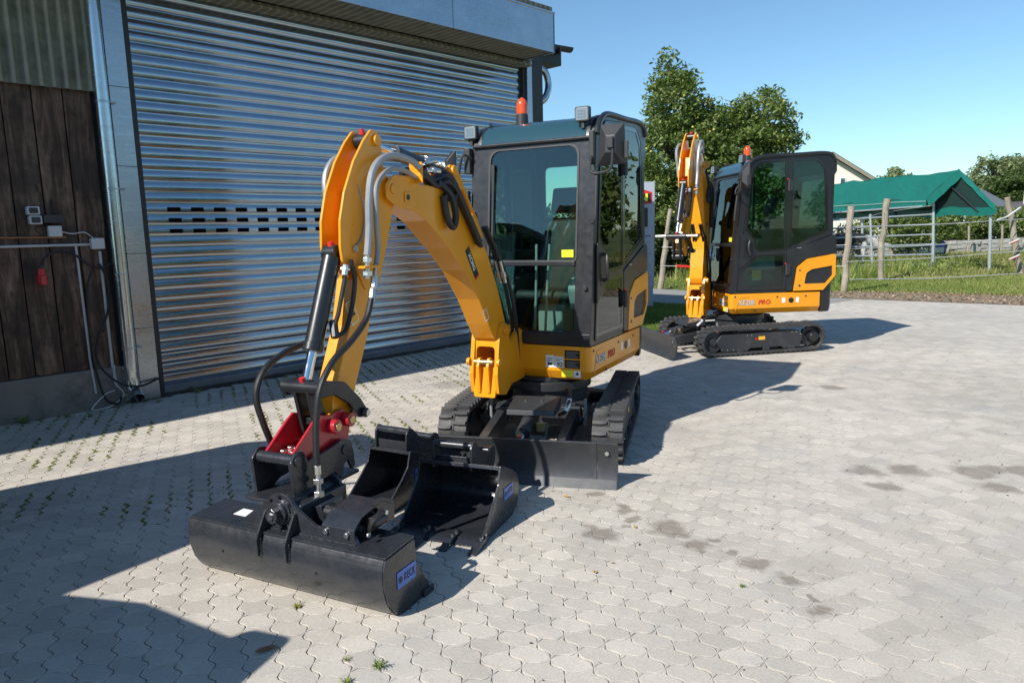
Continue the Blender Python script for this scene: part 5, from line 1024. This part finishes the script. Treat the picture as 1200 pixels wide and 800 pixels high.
tree('shrub', 'light green bush with loose sprays under the green roof', 'shrub', (17.9, 31.5, 0), .3, [((-.8, 0, 1.2), (.9, .6, .8)), ((.7, .2, 1.35), (1.1, .6, .7)), ((-.4, 0, .5), (.7, .5, .6))], 90, 40, .085, 'leaf', .33, None, .04, 0, 42)
tree('shrub', 'low rambling shrub seen through the metal rails', 'shrub', (13.6, 30.5, 0), .3, [((-1.5, 0, .7), (1.4, .6, .7)), ((.6, 0, .8), (1.5, .6, .75))], 80, 40, .09, 'leafpale', .33, None, .04, 0, 43)
# low weeds at the foot of the rails
for k, (x, y, h) in enumerate(((12.9, 21.9, .55), (13.9, 22.6, .42), (16.1, 24.2, .30), (15.2, 24.3, .28))):
    R = thing('dock_weed', ['bushy yellow-green weed in front of the metal rails', 'reddish seeding weed beside the bushy one', 'dark broad-leaved weed right of the green canopy pole base', 'small dark weed between the two canopy poles'][k], 'weed', (x, y, -.03))
    m = 260; p = np.c_[rng.normal(0, .22, m), rng.normal(0, .16, m), np.abs(rng.normal(0, h*.5, m))+.03]; fastmesh('leaves', leafcards(p, np.full(m, .055), .35, .1), 4, M['grass' if k < 2 else 'leafdark'], R, rng.uniform(.2, 1, m))['kind'] = 'stuff'
    for j in range(4): MB().tube([(0, 0, 0), (rng.normal(0, .1), rng.normal(0, .08), h)], [.008, .003], 5).build('stem', M['oldwood'], R)

# ------------------------------------------------------------------ pasture fence
F = thing('pasture_fence', 'pasture fence of rough leaning wooden posts with pale electric ropes', 'fence', (8, 17.1, 0))
def post(p0, p1, r0, r1, seed):
    r = np.random.default_rng(seed); p0, p1 = Vector(p0), Vector(p1); n = 9; pts = [p0.lerp(p1, i/(n-1))+Vector((r.normal(0, .018), r.normal(0, .018), 0)) for i in range(n)]
    rad = [r0+(r1-r0)*i/(n-1)+r.normal(0, .004) for i in range(n)]; return MB().tube([tuple(p-Vector((8, 17.1, 0))) for p in catmull(pts, 3)], list(np.interp(np.linspace(0, n-1, 3*(n-1)+1), range(n), rad)), 10).build('fence_post', M['oldwood'], F)
posts = [((4.06, 19.4, -.1), (4.34, 19.4, 2.13), .085, .06, 1), ((8.0, 17.1, -.1), (8.09, 17.1, 2.02), .075, .07, 2), ((10.62, 20.5, -.1), (10.72, 20.5, 2.28), .075, .085, 3), ((15.06, 21, -.1), (14.52, 21, 2.25), .10, .075, 4), ((-.6, 23.6, -.1), (-.5, 23.6, 2), .08, .07, 5)]
for p in posts: post(*p)
def wire(name, pts, r, m): return MB().tube([tuple(Vector(p)-Vector((8, 17.1, 0))) for p in catmull(pts, 6)], r, 6).build(name, m, F)
M['rope'] = mat('pale_electric_rope', (.6, .6, .56), .7)
for z in (.62, 1.12): wire('rope', [(4.1, 19.35, z), (6.1, 18.2, z-.04), (8.02, 17.05, z)], .006, M['rope'])
for (za, zb) in ((.30, .05), (.72, .70), (1.02, 1.08), (1.55, 1.62)): wire('rope', [(8.03, 17.03, za), (11.2, 19, (za+zb)/2-.05), (15.0, 20.92, zb), (19.5, 23.4, zb-.02), (30, 29, zb)], .011, M['rope'])
wire('rope', [(8.05, 17.05, 1.72), (9.4, 18.7, 1.8), (10.6, 20.4, 1.9), (13.2, 22.4, 2.12)], .006, M['rope'])
for (x, y, z) in ((14.35, 20.6, 1.0), (14.4, 20.6, .55)): wire('handle_grip', [(x, y, z-.06), (x+.2, y+.05, z), (x+.36, y+.12, z+.05)], .03, M['rope']); wire('handle_core', [(x+.02, y-.02, z-.07), (x+.3, y+.05, z+.01)], .026, mat('faded_red_plastic', (.4, .12, .1), .5))
wire('handle_grip', [(13.9, 20.5, 1.62), (14.3, 20.7, 1.7), (14.8, 20.9, 1.95)], .026, M['rope'])
for z in (1.02, .62): wire('red_handle', [(4.45, 19.1, z), (4.8, 18.95, z-.03)], .03, M['redcap'])

# ------------------------------------------------------------------ metal rails with the cow behind
CP = thing('cattle_panel', 'galvanised livestock rails standing below the green canopy', 'gate', (12.5, 24.6, 0)); g0, g1, gz = Vector((10.2, 25.1, 0)), Vector((14.56, 24.7, 0)), Vector((12.5, 24.6, 0))
M['railgalv'] = mat('pale_galvanised_tube', (.5, .54, .56), .4, .5)
for k, (a, b) in enumerate(((.18, .15), (.48, .50), (.80, .84), (1.12, 1.18), (1.45, 1.52), (1.72, 1.86), (1.95, 2.16))): MB().tube([tuple(g0-gz+Vector((0, 0, a))), tuple(g1-gz+Vector((0, 0, b)))], .028, 8).build('rail', M['railgalv'], CP)
for p, z in ((g1, 2.3), (g0.lerp(g1, .53), 1.92), (g0, 1.9)): q = p-gz; MB().tube([(q.x+.12, q.y, -.05), (q.x-.05, q.y, z)], .04, 8).build('upright', M['railgalv'], CP)
# canopy
CN = thing('canopy_shelter', 'green tarpaulin canopy with a gable roof on thin steel poles', 'shelter', (14.56, 24.7, 0))
O = Vector((14.56, 24.7, 0)); p1 = Vector((15.25, 22.7, 0)); axl = Vector((-1.9, 8.2, 0)).normalized()*11.5
E0, E1 = Vector((14.2, 24.6, 2.42)), Vector((15.10, 22.45, 2.10)); RD = (E0+E1)/2+Vector((-.08, .0, 1.0))
def tarp_mat():
    N = NT('green_tarpaulin'); c = N.obj; k = N.noise(c, 1.5, 5, .6); N.l(N.mix(k, (.004, .10, .08), (.007, .155, .125)), N.b.inputs['Base Color']); N.b.inputs['Roughness'].default_value = .42
    wv = N.noise(c, 1.6, 3, .5, 1.5); N.bump(wv, .45, .1); return N.m
M['tarp'] = tarp_mat()
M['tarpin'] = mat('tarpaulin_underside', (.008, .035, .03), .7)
def quadgrid(a, b, c, d, nu, nv, amp, seed=0):
    v = []; f = []
    for i in range(nu+1):
        for j in range(nv+1):
            u, w_ = i/nu, j/nv; p = (a*(1-u)+b*u)*(1-w_)+(d*(1-u)+c*u)*w_; p = p+Vector((0, 0, amp*noise.noise((p.x*1.7, p.y*1.1, seed))-.09*sin(pi*((u*7) % 1))*(0.5+.5*w_)*amp*8)); v.append(p-O)
    for i in range(nu):
        for j in range(nv): k = i*(nv+1)+j; f.append((k, k+nv+1, k+nv+2, k+1))
    return v, f
dn = Vector((0, 0, -.30))
for nm, (a, b) in (('near_roof_sheet', (E0, RD)), ('far_roof_sheet', (RD, E1))):
    v, f = quadgrid(a, a+axl, b+axl, b, 28, 8, .09, 1); MB().add(v, f).build(nm, M['tarp'], CN, fix=False, sharp=80)
    v2 = [Vector(p)-Vector((0, 0, .02)) for p in v]; MB().add(v2, f).build('roof_lining', M['tarpin'], CN, fix=False, sharp=80)
for nm, e, s_ in (('near_valance', E0, -.10), ('far_valance', E1, .10)):
    v, f = quadgrid(e, e+axl, e+axl+dn+Vector((s_*.2, -.05, 0)), e+dn*1.0+Vector((s_*.2, -.05, 0)), 40, 4, .05, 3); MB().add(v, f).build(nm, M['tarp'], CN, fix=False, sharp=80)
for a, b in ((E0, RD), (RD, E1)):
    out_ = Vector((.12, -.30, -.02)); v, f = quadgrid(a, b, b+dn*.9+out_*.3, a+dn*.9+out_*.3, 10, 4, .05, 5); MB().add(v, f).build('gable_valance', M['tarp'], CN, fix=False, sharp=80)
for p, e in ((Vector((14.6, 24.65, 0)), E0), (Vector((15.25, 22.7, 0)), E1-Vector((.2, -.3, 0)))):
    for k in range(3): q = p-O+axl*(k/2.0); MB().tube([(q.x, q.y, -.05), (q.x+(e-p).x*.3, q.y, e.z)], .045, 8).build('pole', M['railgalv'], CN)
for k in range(4):
    s_ = axl*(.05+k*.3); MB().tube([tuple(E0-O+s_-Vector((0, 0, .22))), tuple(RD-O+s_-Vector((0, 0, .30))), tuple(E1-O+s_-Vector((0, 0, .22)))], .025, 6).build('rafter', M['darktrim'], CN)
tubeo('edge_rope', [tuple(E0-O+axl*(k/8)+Vector((-.05, -.05, -.12+.03*(k % 2)))) for k in range(9)], .006, M['rope'], CN, 6, 4)

# the cow
def skinbody(name, verts, edges, radii, mat_, parent, root=0, sub=2):
    me = bpy.data.meshes.new(name); me.from_pydata(verts, edges, []); o = bpy.data.objects.new(name, me); fin(o, None, parent); s_ = o.modifiers.new('skin', 'SKIN'); sd = o.modifiers.new('sub', 'SUBSURF'); sd.levels = sub; sd.render_levels = sub
    for i, r in enumerate(radii): d = me.skin_vertices[0].data[i]; d.radius = r if hasattr(r, '__len__') else (r, r); d.use_root = (i == root)
    dg = bpy.context.evaluated_depsgraph_get(); m2 = bpy.data.meshes.new_from_object(o.evaluated_get(dg)); o.modifiers.clear(); o.data = m2; m2.materials.clear(); m2.materials.append(mat_)
    for p in m2.polygons: p.use_smooth = True
    return o
N = NT('black_and_white_cowhide'); c = N.obj; k = N.noise(c, 1.25, 3, .5); sp_ = N.noise(c, 9, 4, .7); x_ = N.n('ShaderNodeSeparateXYZ'); N.l(c, x_.inputs[0])
white = N.math('MAXIMUM', N.rng(N.math('ADD', k, N.math('MULTIPLY', sp_, .18)), .60, .64), N.math('MAXIMUM', N.rng(x_.outputs[2], .78, .66), N.rng(x_.outputs[0], .72, .9)))
N.l(N.mix(white, (.012, .012, .013), N.mix(N.rng(sp_, .35, .6), (.35, .34, .32), (.62, .6, .57))), N.b.inputs['Base Color']); N.b.inputs['Roughness'].default_value = .7; M['cow'] = N.m
CW = thing('cow', 'black and white cow standing behind the livestock rails', 'cow', (12.35, 26.6, -.03), radians(-8))
V_ = [(0, 0, .98), (.42, 0, 1.0), (.72, 0, 1.05), (.98, 0, 1.02), (1.18, 0, .88), (1.36, 0, .72), (1.47, 0, .58), (-.42, 0, .98), (-.78, 0, 1.02), (-.92, 0, .9)]
ED = [(0, 1), (1, 2), (2, 3), (3, 4), (4, 5), (5, 6), (0, 7), (7, 8), (8, 9)]; RA = [(.34, .37), (.31, .36), (.25, .31), (.16, .22), (.13, .15), (.10, .10), (.07, .07), (.33, .35), (.24, .28), (.12, .16)]
def leg(att, pts, rs):
    p = att
    for q, r_ in zip(pts, rs): V_.append(q); RA.append((r_, r_)); ED.append((p, len(V_)-1)); p = len(V_)-1
for s_ in (1, -1):
    leg(2, [(.66, s_*.17, .74), (.68, s_*.17, .42), (.66, s_*.17, .12), (.70, s_*.17, .03)], [.11, .065, .045, .06])
    leg(8, [(-.68, s_*.17, .80), (-.60, s_*.18, .60), (-.80, s_*.18, .42), (-.76, s_*.18, .12), (-.72, s_*.18, .03)], [.15, .10, .06, .045, .06])
leg(9, [(-1.0, 0, .7), (-1.0, 0, .45), (-.99, 0, .35)], [.025, .018, .04])
skinbody('body', V_, ED, RA, M['cow'], CW)
for s_ in (1, -1):
    MB().ell((1.22, s_*.19, .90), .035, .10, .05, 10, 7).build('ear', M['cow'], CW); MB().tube(catmull([(1.20, s_*.07, .97), (1.20, s_*.13, 1.03), (1.24, s_*.14, 1.09)], 4), np.linspace(.025, .006, 9), 7).build('horn', M['oldwood'], CW)
    MB().ell((1.345, s_*.095, .76), .018, .012, .018, 8, 6).build('eye', M['black'], CW)

# ------------------------------------------------------------------ houses, wall, sign
M['cream'] = mat('cream_render', (.80, .76, .66), .9, var=.05); M['rooftile'] = mat('brown_grey_roof', (.10, .085, .08), .8); M['slate'] = mat('grey_blue_roof', (.10, .11, .13), .6); M['whitewall'] = mat('white_render', (.8, .8, .8), .9, var=.04)
H = thing('gabled_house', 'cream rendered house with a steep gable behind the green canopy', 'house', (20.35, 46, 0))
MB().prism([(-6.5, 0), (6.5, 0), (6.5, 1.95), (0, 5.85), (-6.5, 1.95)], 'xz', 0, 11).build('wall', M['cream'], H)
for s_ in (1, -1): MB().prism([(0, 5.86), (0, 6.08), (s_*7.1, 1.80), (s_*7.1, 1.60)], 'xz', -.35, 11.3).build('roof', M['rooftile'], H, .02); 
for s_ in (1, -1): MB().prism([(0, 5.80), (0, 6.0), (s_*7.05, 1.74), (s_*7.05, 1.55)], 'xz', -.40, -.35).build('barge_board', M['oldwood'], H)
wn_ = MB().box(.62, 1.0, -.05, .02, 3.9, 4.5).build('window', M['whitewall'], H); MB().box(.68, .94, -.06, -.04, 3.96, 4.44).build('pane', M['visor'], wn_)
H = thing('white_house', 'small white house with a hipped grey roof far right of the canopy', 'house', (37.3, 57, 0))
MB().box(-2.1, 1.9, 0, 6, 0, 2.7).build('wall', M['whitewall'], H)
v = [(-2.5, -.4, 2.65), (2.3, -.4, 2.65), (2.3, 6.4, 2.65), (-2.5, 6.4, 2.65), (-1.2, 1.2, 4.1), (.7, 1.2, 4.1), (.7, 4.5, 4.1), (-1.2, 4.5, 4.1)]
MB().add(v, [(0, 1, 5, 4), (1, 2, 6, 5), (2, 3, 7, 6), (3, 0, 4, 7), (4, 5, 6, 7), (0, 3, 2, 1)]).build('roof', M['slate'], H)
MB().prism([(-3.0, 0), (-1.7, 0), (-1.7, 2.7), (-2.35, 3.3), (-3.0, 2.7)], 'xz', -.8, 0).build('porch', M['whitewall'], H)
for x_ in (-.9, .7): w2 = MB().box(x_, x_+.6, -.04, .02, 1.3, 2.2).build('window', M['oldwood'], H); MB().box(x_+.06, x_+.54, -.05, -.03, 1.36, 2.14).build('pane', M['visor'], w2)
H = thing('brown_shed', 'low brown roofed shed at the right edge beside the white house', 'shed', (42.4, 58, 0)); MB().box(-1.6, 3, 0, 4, 0, 2.1).build('wall', M['rooftile'], H); MB().prism([(-1.9, 2.05), (3.3, 2.05), (3.3, 2.2), (.6, 3.1), (-1.9, 2.5)], 'xz', -.3, 4.3).build('roof', M['rooftile'], H); MB().box(-.4, .1, .5, 1, 2.4, 3.9).build('chimney', M['cream'], H)
MW = thing('stone_wall', 'low pale dry stone wall below the hedge', 'wall', (22.5, 36, 0)); r = np.random.default_rng(4); bm = MB(); sc_ = []
if True:
    smesh = []
    for k in range(5):
        b = MB().box(-.5, .5, -.5, .5, -.5, .5).mesh('stone'); 
        for vv in b.vertices: vv.co = vv.co+Vector(r.normal(0, .07, 3))
        b.materials.append(mat('pale_stone', (.36, .35, .32), .9, var=.3, vs=2) if k == 0 else smesh[0].materials[0]); smesh.append(b)
    x = -6.5
    for row in range(3):
        x = -7.5+.15*row
        while x < 9:
            wd_ = r.uniform(.22, .5); o = bpy.data.objects.new('stone', smesh[r.integers(5)]); fin(o, None, MW, T3(x+wd_/2, .12*(x+wd_/2)+r.normal(0, .03), .12+.21*row) @ RZ(.12+r.normal(0, .05)) @ Matrix.Diagonal((wd_*.97, .32, .2, 1))); x += wd_
for k, (x, y) in enumerate(((18.6, 31.8), (22.5, 35.2), (16.8, 31.5), (14.9, 31.5), (24.0, 35.0))): tag(MB().tube(catmull([(x, y, -.05), (x+.03, y, .7), (x-.02, y, 1.35)], 3), .05, 7).build('garden_stake', M['oldwood'], None), ['thin grey stake beside the bush under the canopy', 'stake standing against the stone wall near the canopy pole', 'stake directly behind the rails, right one', 'stake directly behind the rails, left one', 'stake against the stone wall farther right'][k], 'stake', 'stakes in the pasture')
GB_ = thing('garden_trailer', 'low white and blue covered thing beneath the bush in the pasture', 'trailer', (18.9, 33.0, 0))
MB().prism(rp([(-.9, .1), (1.0, .1), (1.1, .55), (.3, 1.25, .1), (-.5, .9, .1)], .05), 'xz', -.3, .5).build('cover', M['slate'], GB_, .03); MB().box(.2, .9, -.36, -.31, .45, .62).build('stripe', M['bluebadge'], GB_); MB().box(-.9, .9, -.34, -.31, .2, .45).build('skirt', M['whitewall'], GB_)
# pylon sign
S = thing('pylon_sign', 'tall pale grey pylon sign with a red and yellow logo at its top edge', 'sign', (2.47, 14.85, 0), radians(-4))
M['signpanel'] = mat('pale_grey_sign_panel', (.36, .40, .46), .4, var=.04)
sp_ = [(.30+.0, 2.57)]
MB().prism(rp([(-.55, .42), (.51, .42), (.51, 2.56), (-.55, 2.56)], .006), 'xz', -.07, .07).build('panel', M['signpanel'], S, .004)
MB().box(-.53, .49, -.06, .06, .0, .415).build('base', M['signpanel'], S, .004)
for k in range(4): MB().box(-.5, .46, -.072, -.069, .62+.24*k, .626+.24*k).build('panel_line', M['plastic'], S)
lg_ = MB().prism([(-.49, 2.12), (-.49, 2.36), (-.2, 2.47), (.28, 2.41), (.455, 2.35), (.455, 2.13), (.1, 2.09)], 'xz', -.078, -.070).build('logo_shield', M['redprint'], S)
MB().prism([(-.44, 2.15), (-.44, 2.33), (.43, 2.325), (.43, 2.16)], 'xz', -.081, -.078).build('logo_band', M['black'], lg_)
XZ = Matrix(((1, 0, 0, 0), (0, 0, -1, 0), (0, 1, 0, 0), (0, 0, 0, 1)))
text('MANN', .20, M['ylabel'], lg_, T3(.0, -.083, 2.24) @ XZ, weight=.010, ext=.001, sx=1.25)
MB().prism(rect(-.3, .37, 1.66, 2.04), 'xz', -.10, -.07).build('dark_panel', M['plastic'], S, .006)
for k in range(3): MB().box(.33+.035*k, .355+.035*k, -.0735, -.0705, 1.46, 1.485).build('small_print', M['black'], S)

# ------------------------------------------------------------------ small things on the paving
def dry_leaf(x, y, L, wd, rot, col, label, grp=None, curl=.3):
    v = []; f = []; n = 6
    for i in range(n+1):
        t = i/n; w_ = wd*sin(pi*t)**.7*.5+.0005; z = .004+curl*wd*(t-.5)**2*2
        v += [(L*(t-.5), -w_, z+w_*.5), (L*(t-.5), 0, z), (L*(t-.5), w_, z+w_*.5)]
    for i in range(n): a = 3*i; f += [(a, a+3, a+4, a+1), (a+1, a+4, a+5, a+2)]
    key = 'leaf'+str(col); M[key] = M.get(key) or mat('fallen_leaf', col, .7, var=.3, vs=40)
    o = MB().add(v, f).build('fallen_leaf', M[key], None, mtx=None, fix=False); o.location = (x, y, 0); o.rotation_euler = (0, 0, rot); return tag(o, label, 'leaf', grp)
dry_leaf(-1.01, 2.62, .09, .03, .5, (.22, .09, .04), 'large curled brown leaf in the shadow at the lower left')
LV = [(-.98, 2.95, .025, 'yellowish leaf scrap in front of the tilting bucket'), (.31, 4.19, .03, 'tan leaf scrap on the paving near the right end of the dozer blade'), (.65, 3.71, .02, 'small leaf scrap beside the dark oil stains'), (.37, 3.2, .02, 'leaf scrap on open paving right of the wide bucket badge'), (1.9, 6.9, .04, 'yellow green leaf by the shadow of the nearer excavator')]
for (x, y, L, lb) in LV: dry_leaf(x, y, L*1.6, L*.8, rng.uniform(0, 3), (.40, .24, .06), lb, 'leaf scraps on the paving')
q = np.c_[rng.uniform(-1, 6, 700), rng.uniform(2.3, 10, 700)]; n = len(q); q = np.array([a for a in q if abs(a[0]) < a[1]*.75 and (a[1] > 4 or rng.uniform() < .4)]); n = len(q)
o = fastmesh('scattered_debris', leafcards(np.c_[q, np.full(n, .004)], np.full(n, .009), .5, 3.0), 4, leafmat('debris', (.03, .03, .03), (.16, .12, .08), (.30, .20, .10), 0, .9), None, rng.uniform(0, 1, n)); tag(o, 'tiny dark crumbs and leaf bits strewn over the paving', None, None, 'stuff')
def weed(x, y, s, label, col='grass'):
    R = thing('joint_weed', label, 'weed', (x, y, 0)); n = 34; v = []; tt = []
    for k in range(n):
        a = rng.uniform(0, 2*pi); L = s*rng.uniform(.5, 1.2); h = L*rng.uniform(.25, .9); w_ = s*.055; d = np.array([cos(a), sin(a), 0]); pn = np.array([-sin(a), cos(a), 0])
        v.append([pn*-w_*.4, pn*w_*.4, d*L*.55+pn*w_+[0, 0, h*.8], d*L*.55-pn*w_+[0, 0, h*.8]]); v.append([d*L*.55-pn*w_+[0, 0, h*.8], d*L*.55+pn*w_+[0, 0, h*.8], d*L+[0, 0, h*.6], d*L+[0, 0, h*.6]])
    fastmesh('leaves', np.array(v), 4, M[col], R, rng.uniform(.3, .8, len(v)))['kind'] = 'stuff'
    MB().tube([(0, 0, -.005), (0, 0, s*.25)], [s*.05, s*.02], 6).build('root_crown', M[col], R)
weed(-.54, 2.49, .042, 'fresh green weed tuft nearest the bottom edge, below the tilting bucket'); weed(-.67, 2.54, .022, 'tiny yellowish tuft just left of the fresh green weed', 'drygrass'); weed(-.64, 2.40, .03, 'low green tuft cut by the bottom edge of view'); weed(-.985, 2.95, .028, 'green tuft in front of the tilting bucket near its left half'); weed(1.02, 3.03, .02, 'lone green sprig on the open paving at lower right')
# moss and seedlings in the joints near the wall
pts = []
r = np.random.default_rng(9)
for (d, c, _) in cells:
    dist = (c-A0).dot(WN); 
    if dist > 3.6 or c.x > 1.2: continue
    nz = noise.noise((c.x*1.3, c.y*1.3, 5))+.33-dist*.11
    if nz < .05: continue
    for side in (0, 1):
        if r.uniform() > min(1, nz*(1.0 if side == 0 else 4.0)): continue
        for k in range(r.integers(14, 80) if side else r.integers(3, 16)):
            t = r.uniform(0, 1)
            if noise.noise((c.x*3+t, c.y*7+t*4, side*3+1.5)) < -.16: continue
            a, b_ = (OUT[0].lerp(OUT[NO//4], t), 0) if side == 1 else (OUT[0].lerp(OUT[3*NO//4], t), 0); wv = float(np.interp(t, [0, .26, .40, .60, .74, 1], [0, .115, .085, -.085, -.115, 0]))
            u_, v_ = (t-.5, -.5+wv) if side == 1 else (-.5+wv, t-.5); p = c+ea*u_+eb*v_; pts.append((p.x+r.normal(0, .004), p.y+r.normal(0, .004), r.uniform(-.004, .006)))
pts = np.array(pts); M['moss'] = leafmat('joint_moss', (.08, .12, .02), (.22, .25, .045), (.42, .38, .12), .2, .8)
o = fastmesh('joint_moss', leafcards(pts, np.full(len(pts), .0075), .6, 1.0), 4, M['moss'], None, np.clip(r.normal(.45, .25, len(pts)), 0, 1)); tag(o, 'moss and seedlings growing in the paving joints by the workshop', None, None, 'stuff')
for k, (s_, d_, sz) in enumerate(((-1.25, .12, .10), (-.9, .18, .06), (-.1, .25, .05), (.35, .12, .07), (-.75, .35, .05))):
    p = A0+WD*s_+WN*d_; weed(p.x, p.y, sz, ['tallest weed against the concrete plinth at the left edge', 'weed on the ground under the hanging cables', 'weed just right of the downpipe foot', 'weed at the foot of the roller door left end', 'sprawling weed a little out from the plinth'][k])

# ------------------------------------------------------------------ invented loader left of the view, shaped only to cast its shadow into it
WC = Vector((-4.0, 2.7, 0)); LA = radians(-20)
TR = thing('shadow_loader', 'invented loader outside the left edge, shaped to cast the shadow of an unseen vehicle', 'loader', WC, LA)
Li = RZ(-LA)
def LL(x, y): p = Li @ (Vector((x, y, 0))-WC); return (p.x, p.y)
roofp = [LL(-3.05, 3.35), LL(-3.42, 3.78), LL(-4.35, 3.62), LL(-5.6, 2.65), LL(-5.5, 1.4), LL(-4.32, 1.12), LL(-3.90, 1.72)]  # roof outline traced back from the edges of the wanted shadow
MB().prism(rp(roofp, .08), 'xy', 2.30, 2.42).build('cab_roof', M['char'], TR, .03)
cr_ = Vector((sum(p[0] for p in roofp)/7, sum(p[1] for p in roofp)/7)); inn = [(cr_.x+(a-cr_.x)*.94, cr_.y+(b-cr_.y)*.94) for a, b in roofp]
MB().prism(rp(inn, .05), 'xy', .22, .40).build('cab_base', mat('loader_paint', (.45, .28, .02), .35, coat=.3), TR, .03)
for k in range(7):
    a, b = Vector((*inn[k], 0)), Vector((*inn[(k+1) % 7], 0)); MB().tube([(a.x, a.y, .38), (a.x, a.y, 2.31)], .05, 6).build('cab_pillar', M['char'], TR)
    d = (b-a).normalized()*.05; q0, q1 = a+d, b-d; n_ = Vector((-d.y, d.x, 0)).normalized()*.003
    MB().add([q0-n_+Vector((0, 0, .40)), q1-n_+Vector((0, 0, .40)), q1-n_+Vector((0, 0, 2.29)), q0-n_+Vector((0, 0, 2.29)), q0+n_+Vector((0, 0, .40)), q1+n_+Vector((0, 0, .40)), q1+n_+Vector((0, 0, 2.29)), q0+n_+Vector((0, 0, 2.29))], [(0, 1, 2, 3), (7, 6, 5, 4), (0, 4, 5, 1), (1, 5, 6, 2), (2, 6, 7, 3), (3, 7, 4, 0)]).build('cab_window', M['glass'], TR)
def wheel(x, y, r, wd):
    w_ = MB().prism(circ(x, r, r, 40), 'xz', y-wd/2, y+wd/2, [circ(x, r, r*.55, 30)]).build('tyre', M['rubber'], TR, .03)
    MB().cyl((x, y-wd*.3, r), (x, y+wd*.3, r), r*.56, n=30).build('rim', M['olabel'], w_, .01)
for (x, y) in ((-4.2, 3.0), (-4.5, 1.9), (-5.6, 3.3), (-5.9, 2.3)): p = LL(x, y); wheel(p[0], p[1], .42, .3)
MB().prism(rp([LL(-5.2, 3.3), LL(-7.2, 3.9), LL(-7.6, 2.9), LL(-5.5, 2.1)], .15), 'xy', .5, 1.35).build('engine_hood', M['char'], TR, .05)
MB().prism(rp([LL(-3.12, 1.98), LL(-3.0, 1.42), LL(-4.4, .7), LL(-5.6, 1.6), LL(-4.6, 2.3), LL(-3.8, 2.2)], .1), 'xy', .5, 1.28).build('shadow_body', M['char'], TR, .04)  # block added to fill the shadow between cab and arm
pa = [LL(-4.0, 1.95), LL(-3.0, 1.70), LL(-2.38, 1.50)]
MB().tube([(pa[0][0], pa[0][1], 1.15), (pa[1][0], pa[1][1], 1.2), (pa[2][0], pa[2][1], 1.15)], [.30, .28, .22], 10).build('lift_arm', M['olabel'], TR, .02)
MB().prism(rp(rect(-.26, .26, -.2, .24), .12), 'yz', -.08, .12).build('tool_plate', M['char'], TR, .02, T3(pa[2][0]+.08, pa[2][1], 1.1))
mp_ = LL(-2.9, 2.75); mr = LL(-3.4, 2.7); MB().tube(catmull([(mr[0], mr[1], 2.2), (mp_[0], mp_[1], 2.22), (mp_[0]+.05, mp_[1]-.05, 2.0), (mr[0]+.05, mr[1], 1.7)], 6), .016, 8).build('mirror_arm', M['plastic'], TR)
# ------------------------------------------------------------------ trees around the yard behind and beside the camera (seen only in reflections)
for k, (x, y, h, w_) in enumerate(((19.5, 21.0, 5.4, 1.7), (24.5, 17.5, 6.0, 2.0), (8, -15.5, 6.2, 2.6), (13.5, -13.5, 5.6, 2.4), (2.5, -17, 6.5, 2.8), (-4, -19, 6.5, 2.8), (19, -9, 6, 2.6))):
    tree('yard_tree', ['tree off the right edge nearest the pasture fence', 'second tree off the right edge', 'tree behind the camera, right of the middle one', 'tree behind the camera to the far right', 'middle tree behind the camera', 'tree behind the camera to the left', 'lone tree behind the camera at far right end'][k], 'tree', (x, y, 0), h*.3, [((0, 0, h*.7), (w_, w_, h*.3)), ((w_*.5, .3, h*.45), (w_*.8, w_*.8, h*.25)), ((-w_*.5, 0, h*.45), (w_*.8, w_*.8, h*.25))], 150, 34, .17, 'leaf', .62, 'trees around the yard', .18, 0, 60+k)
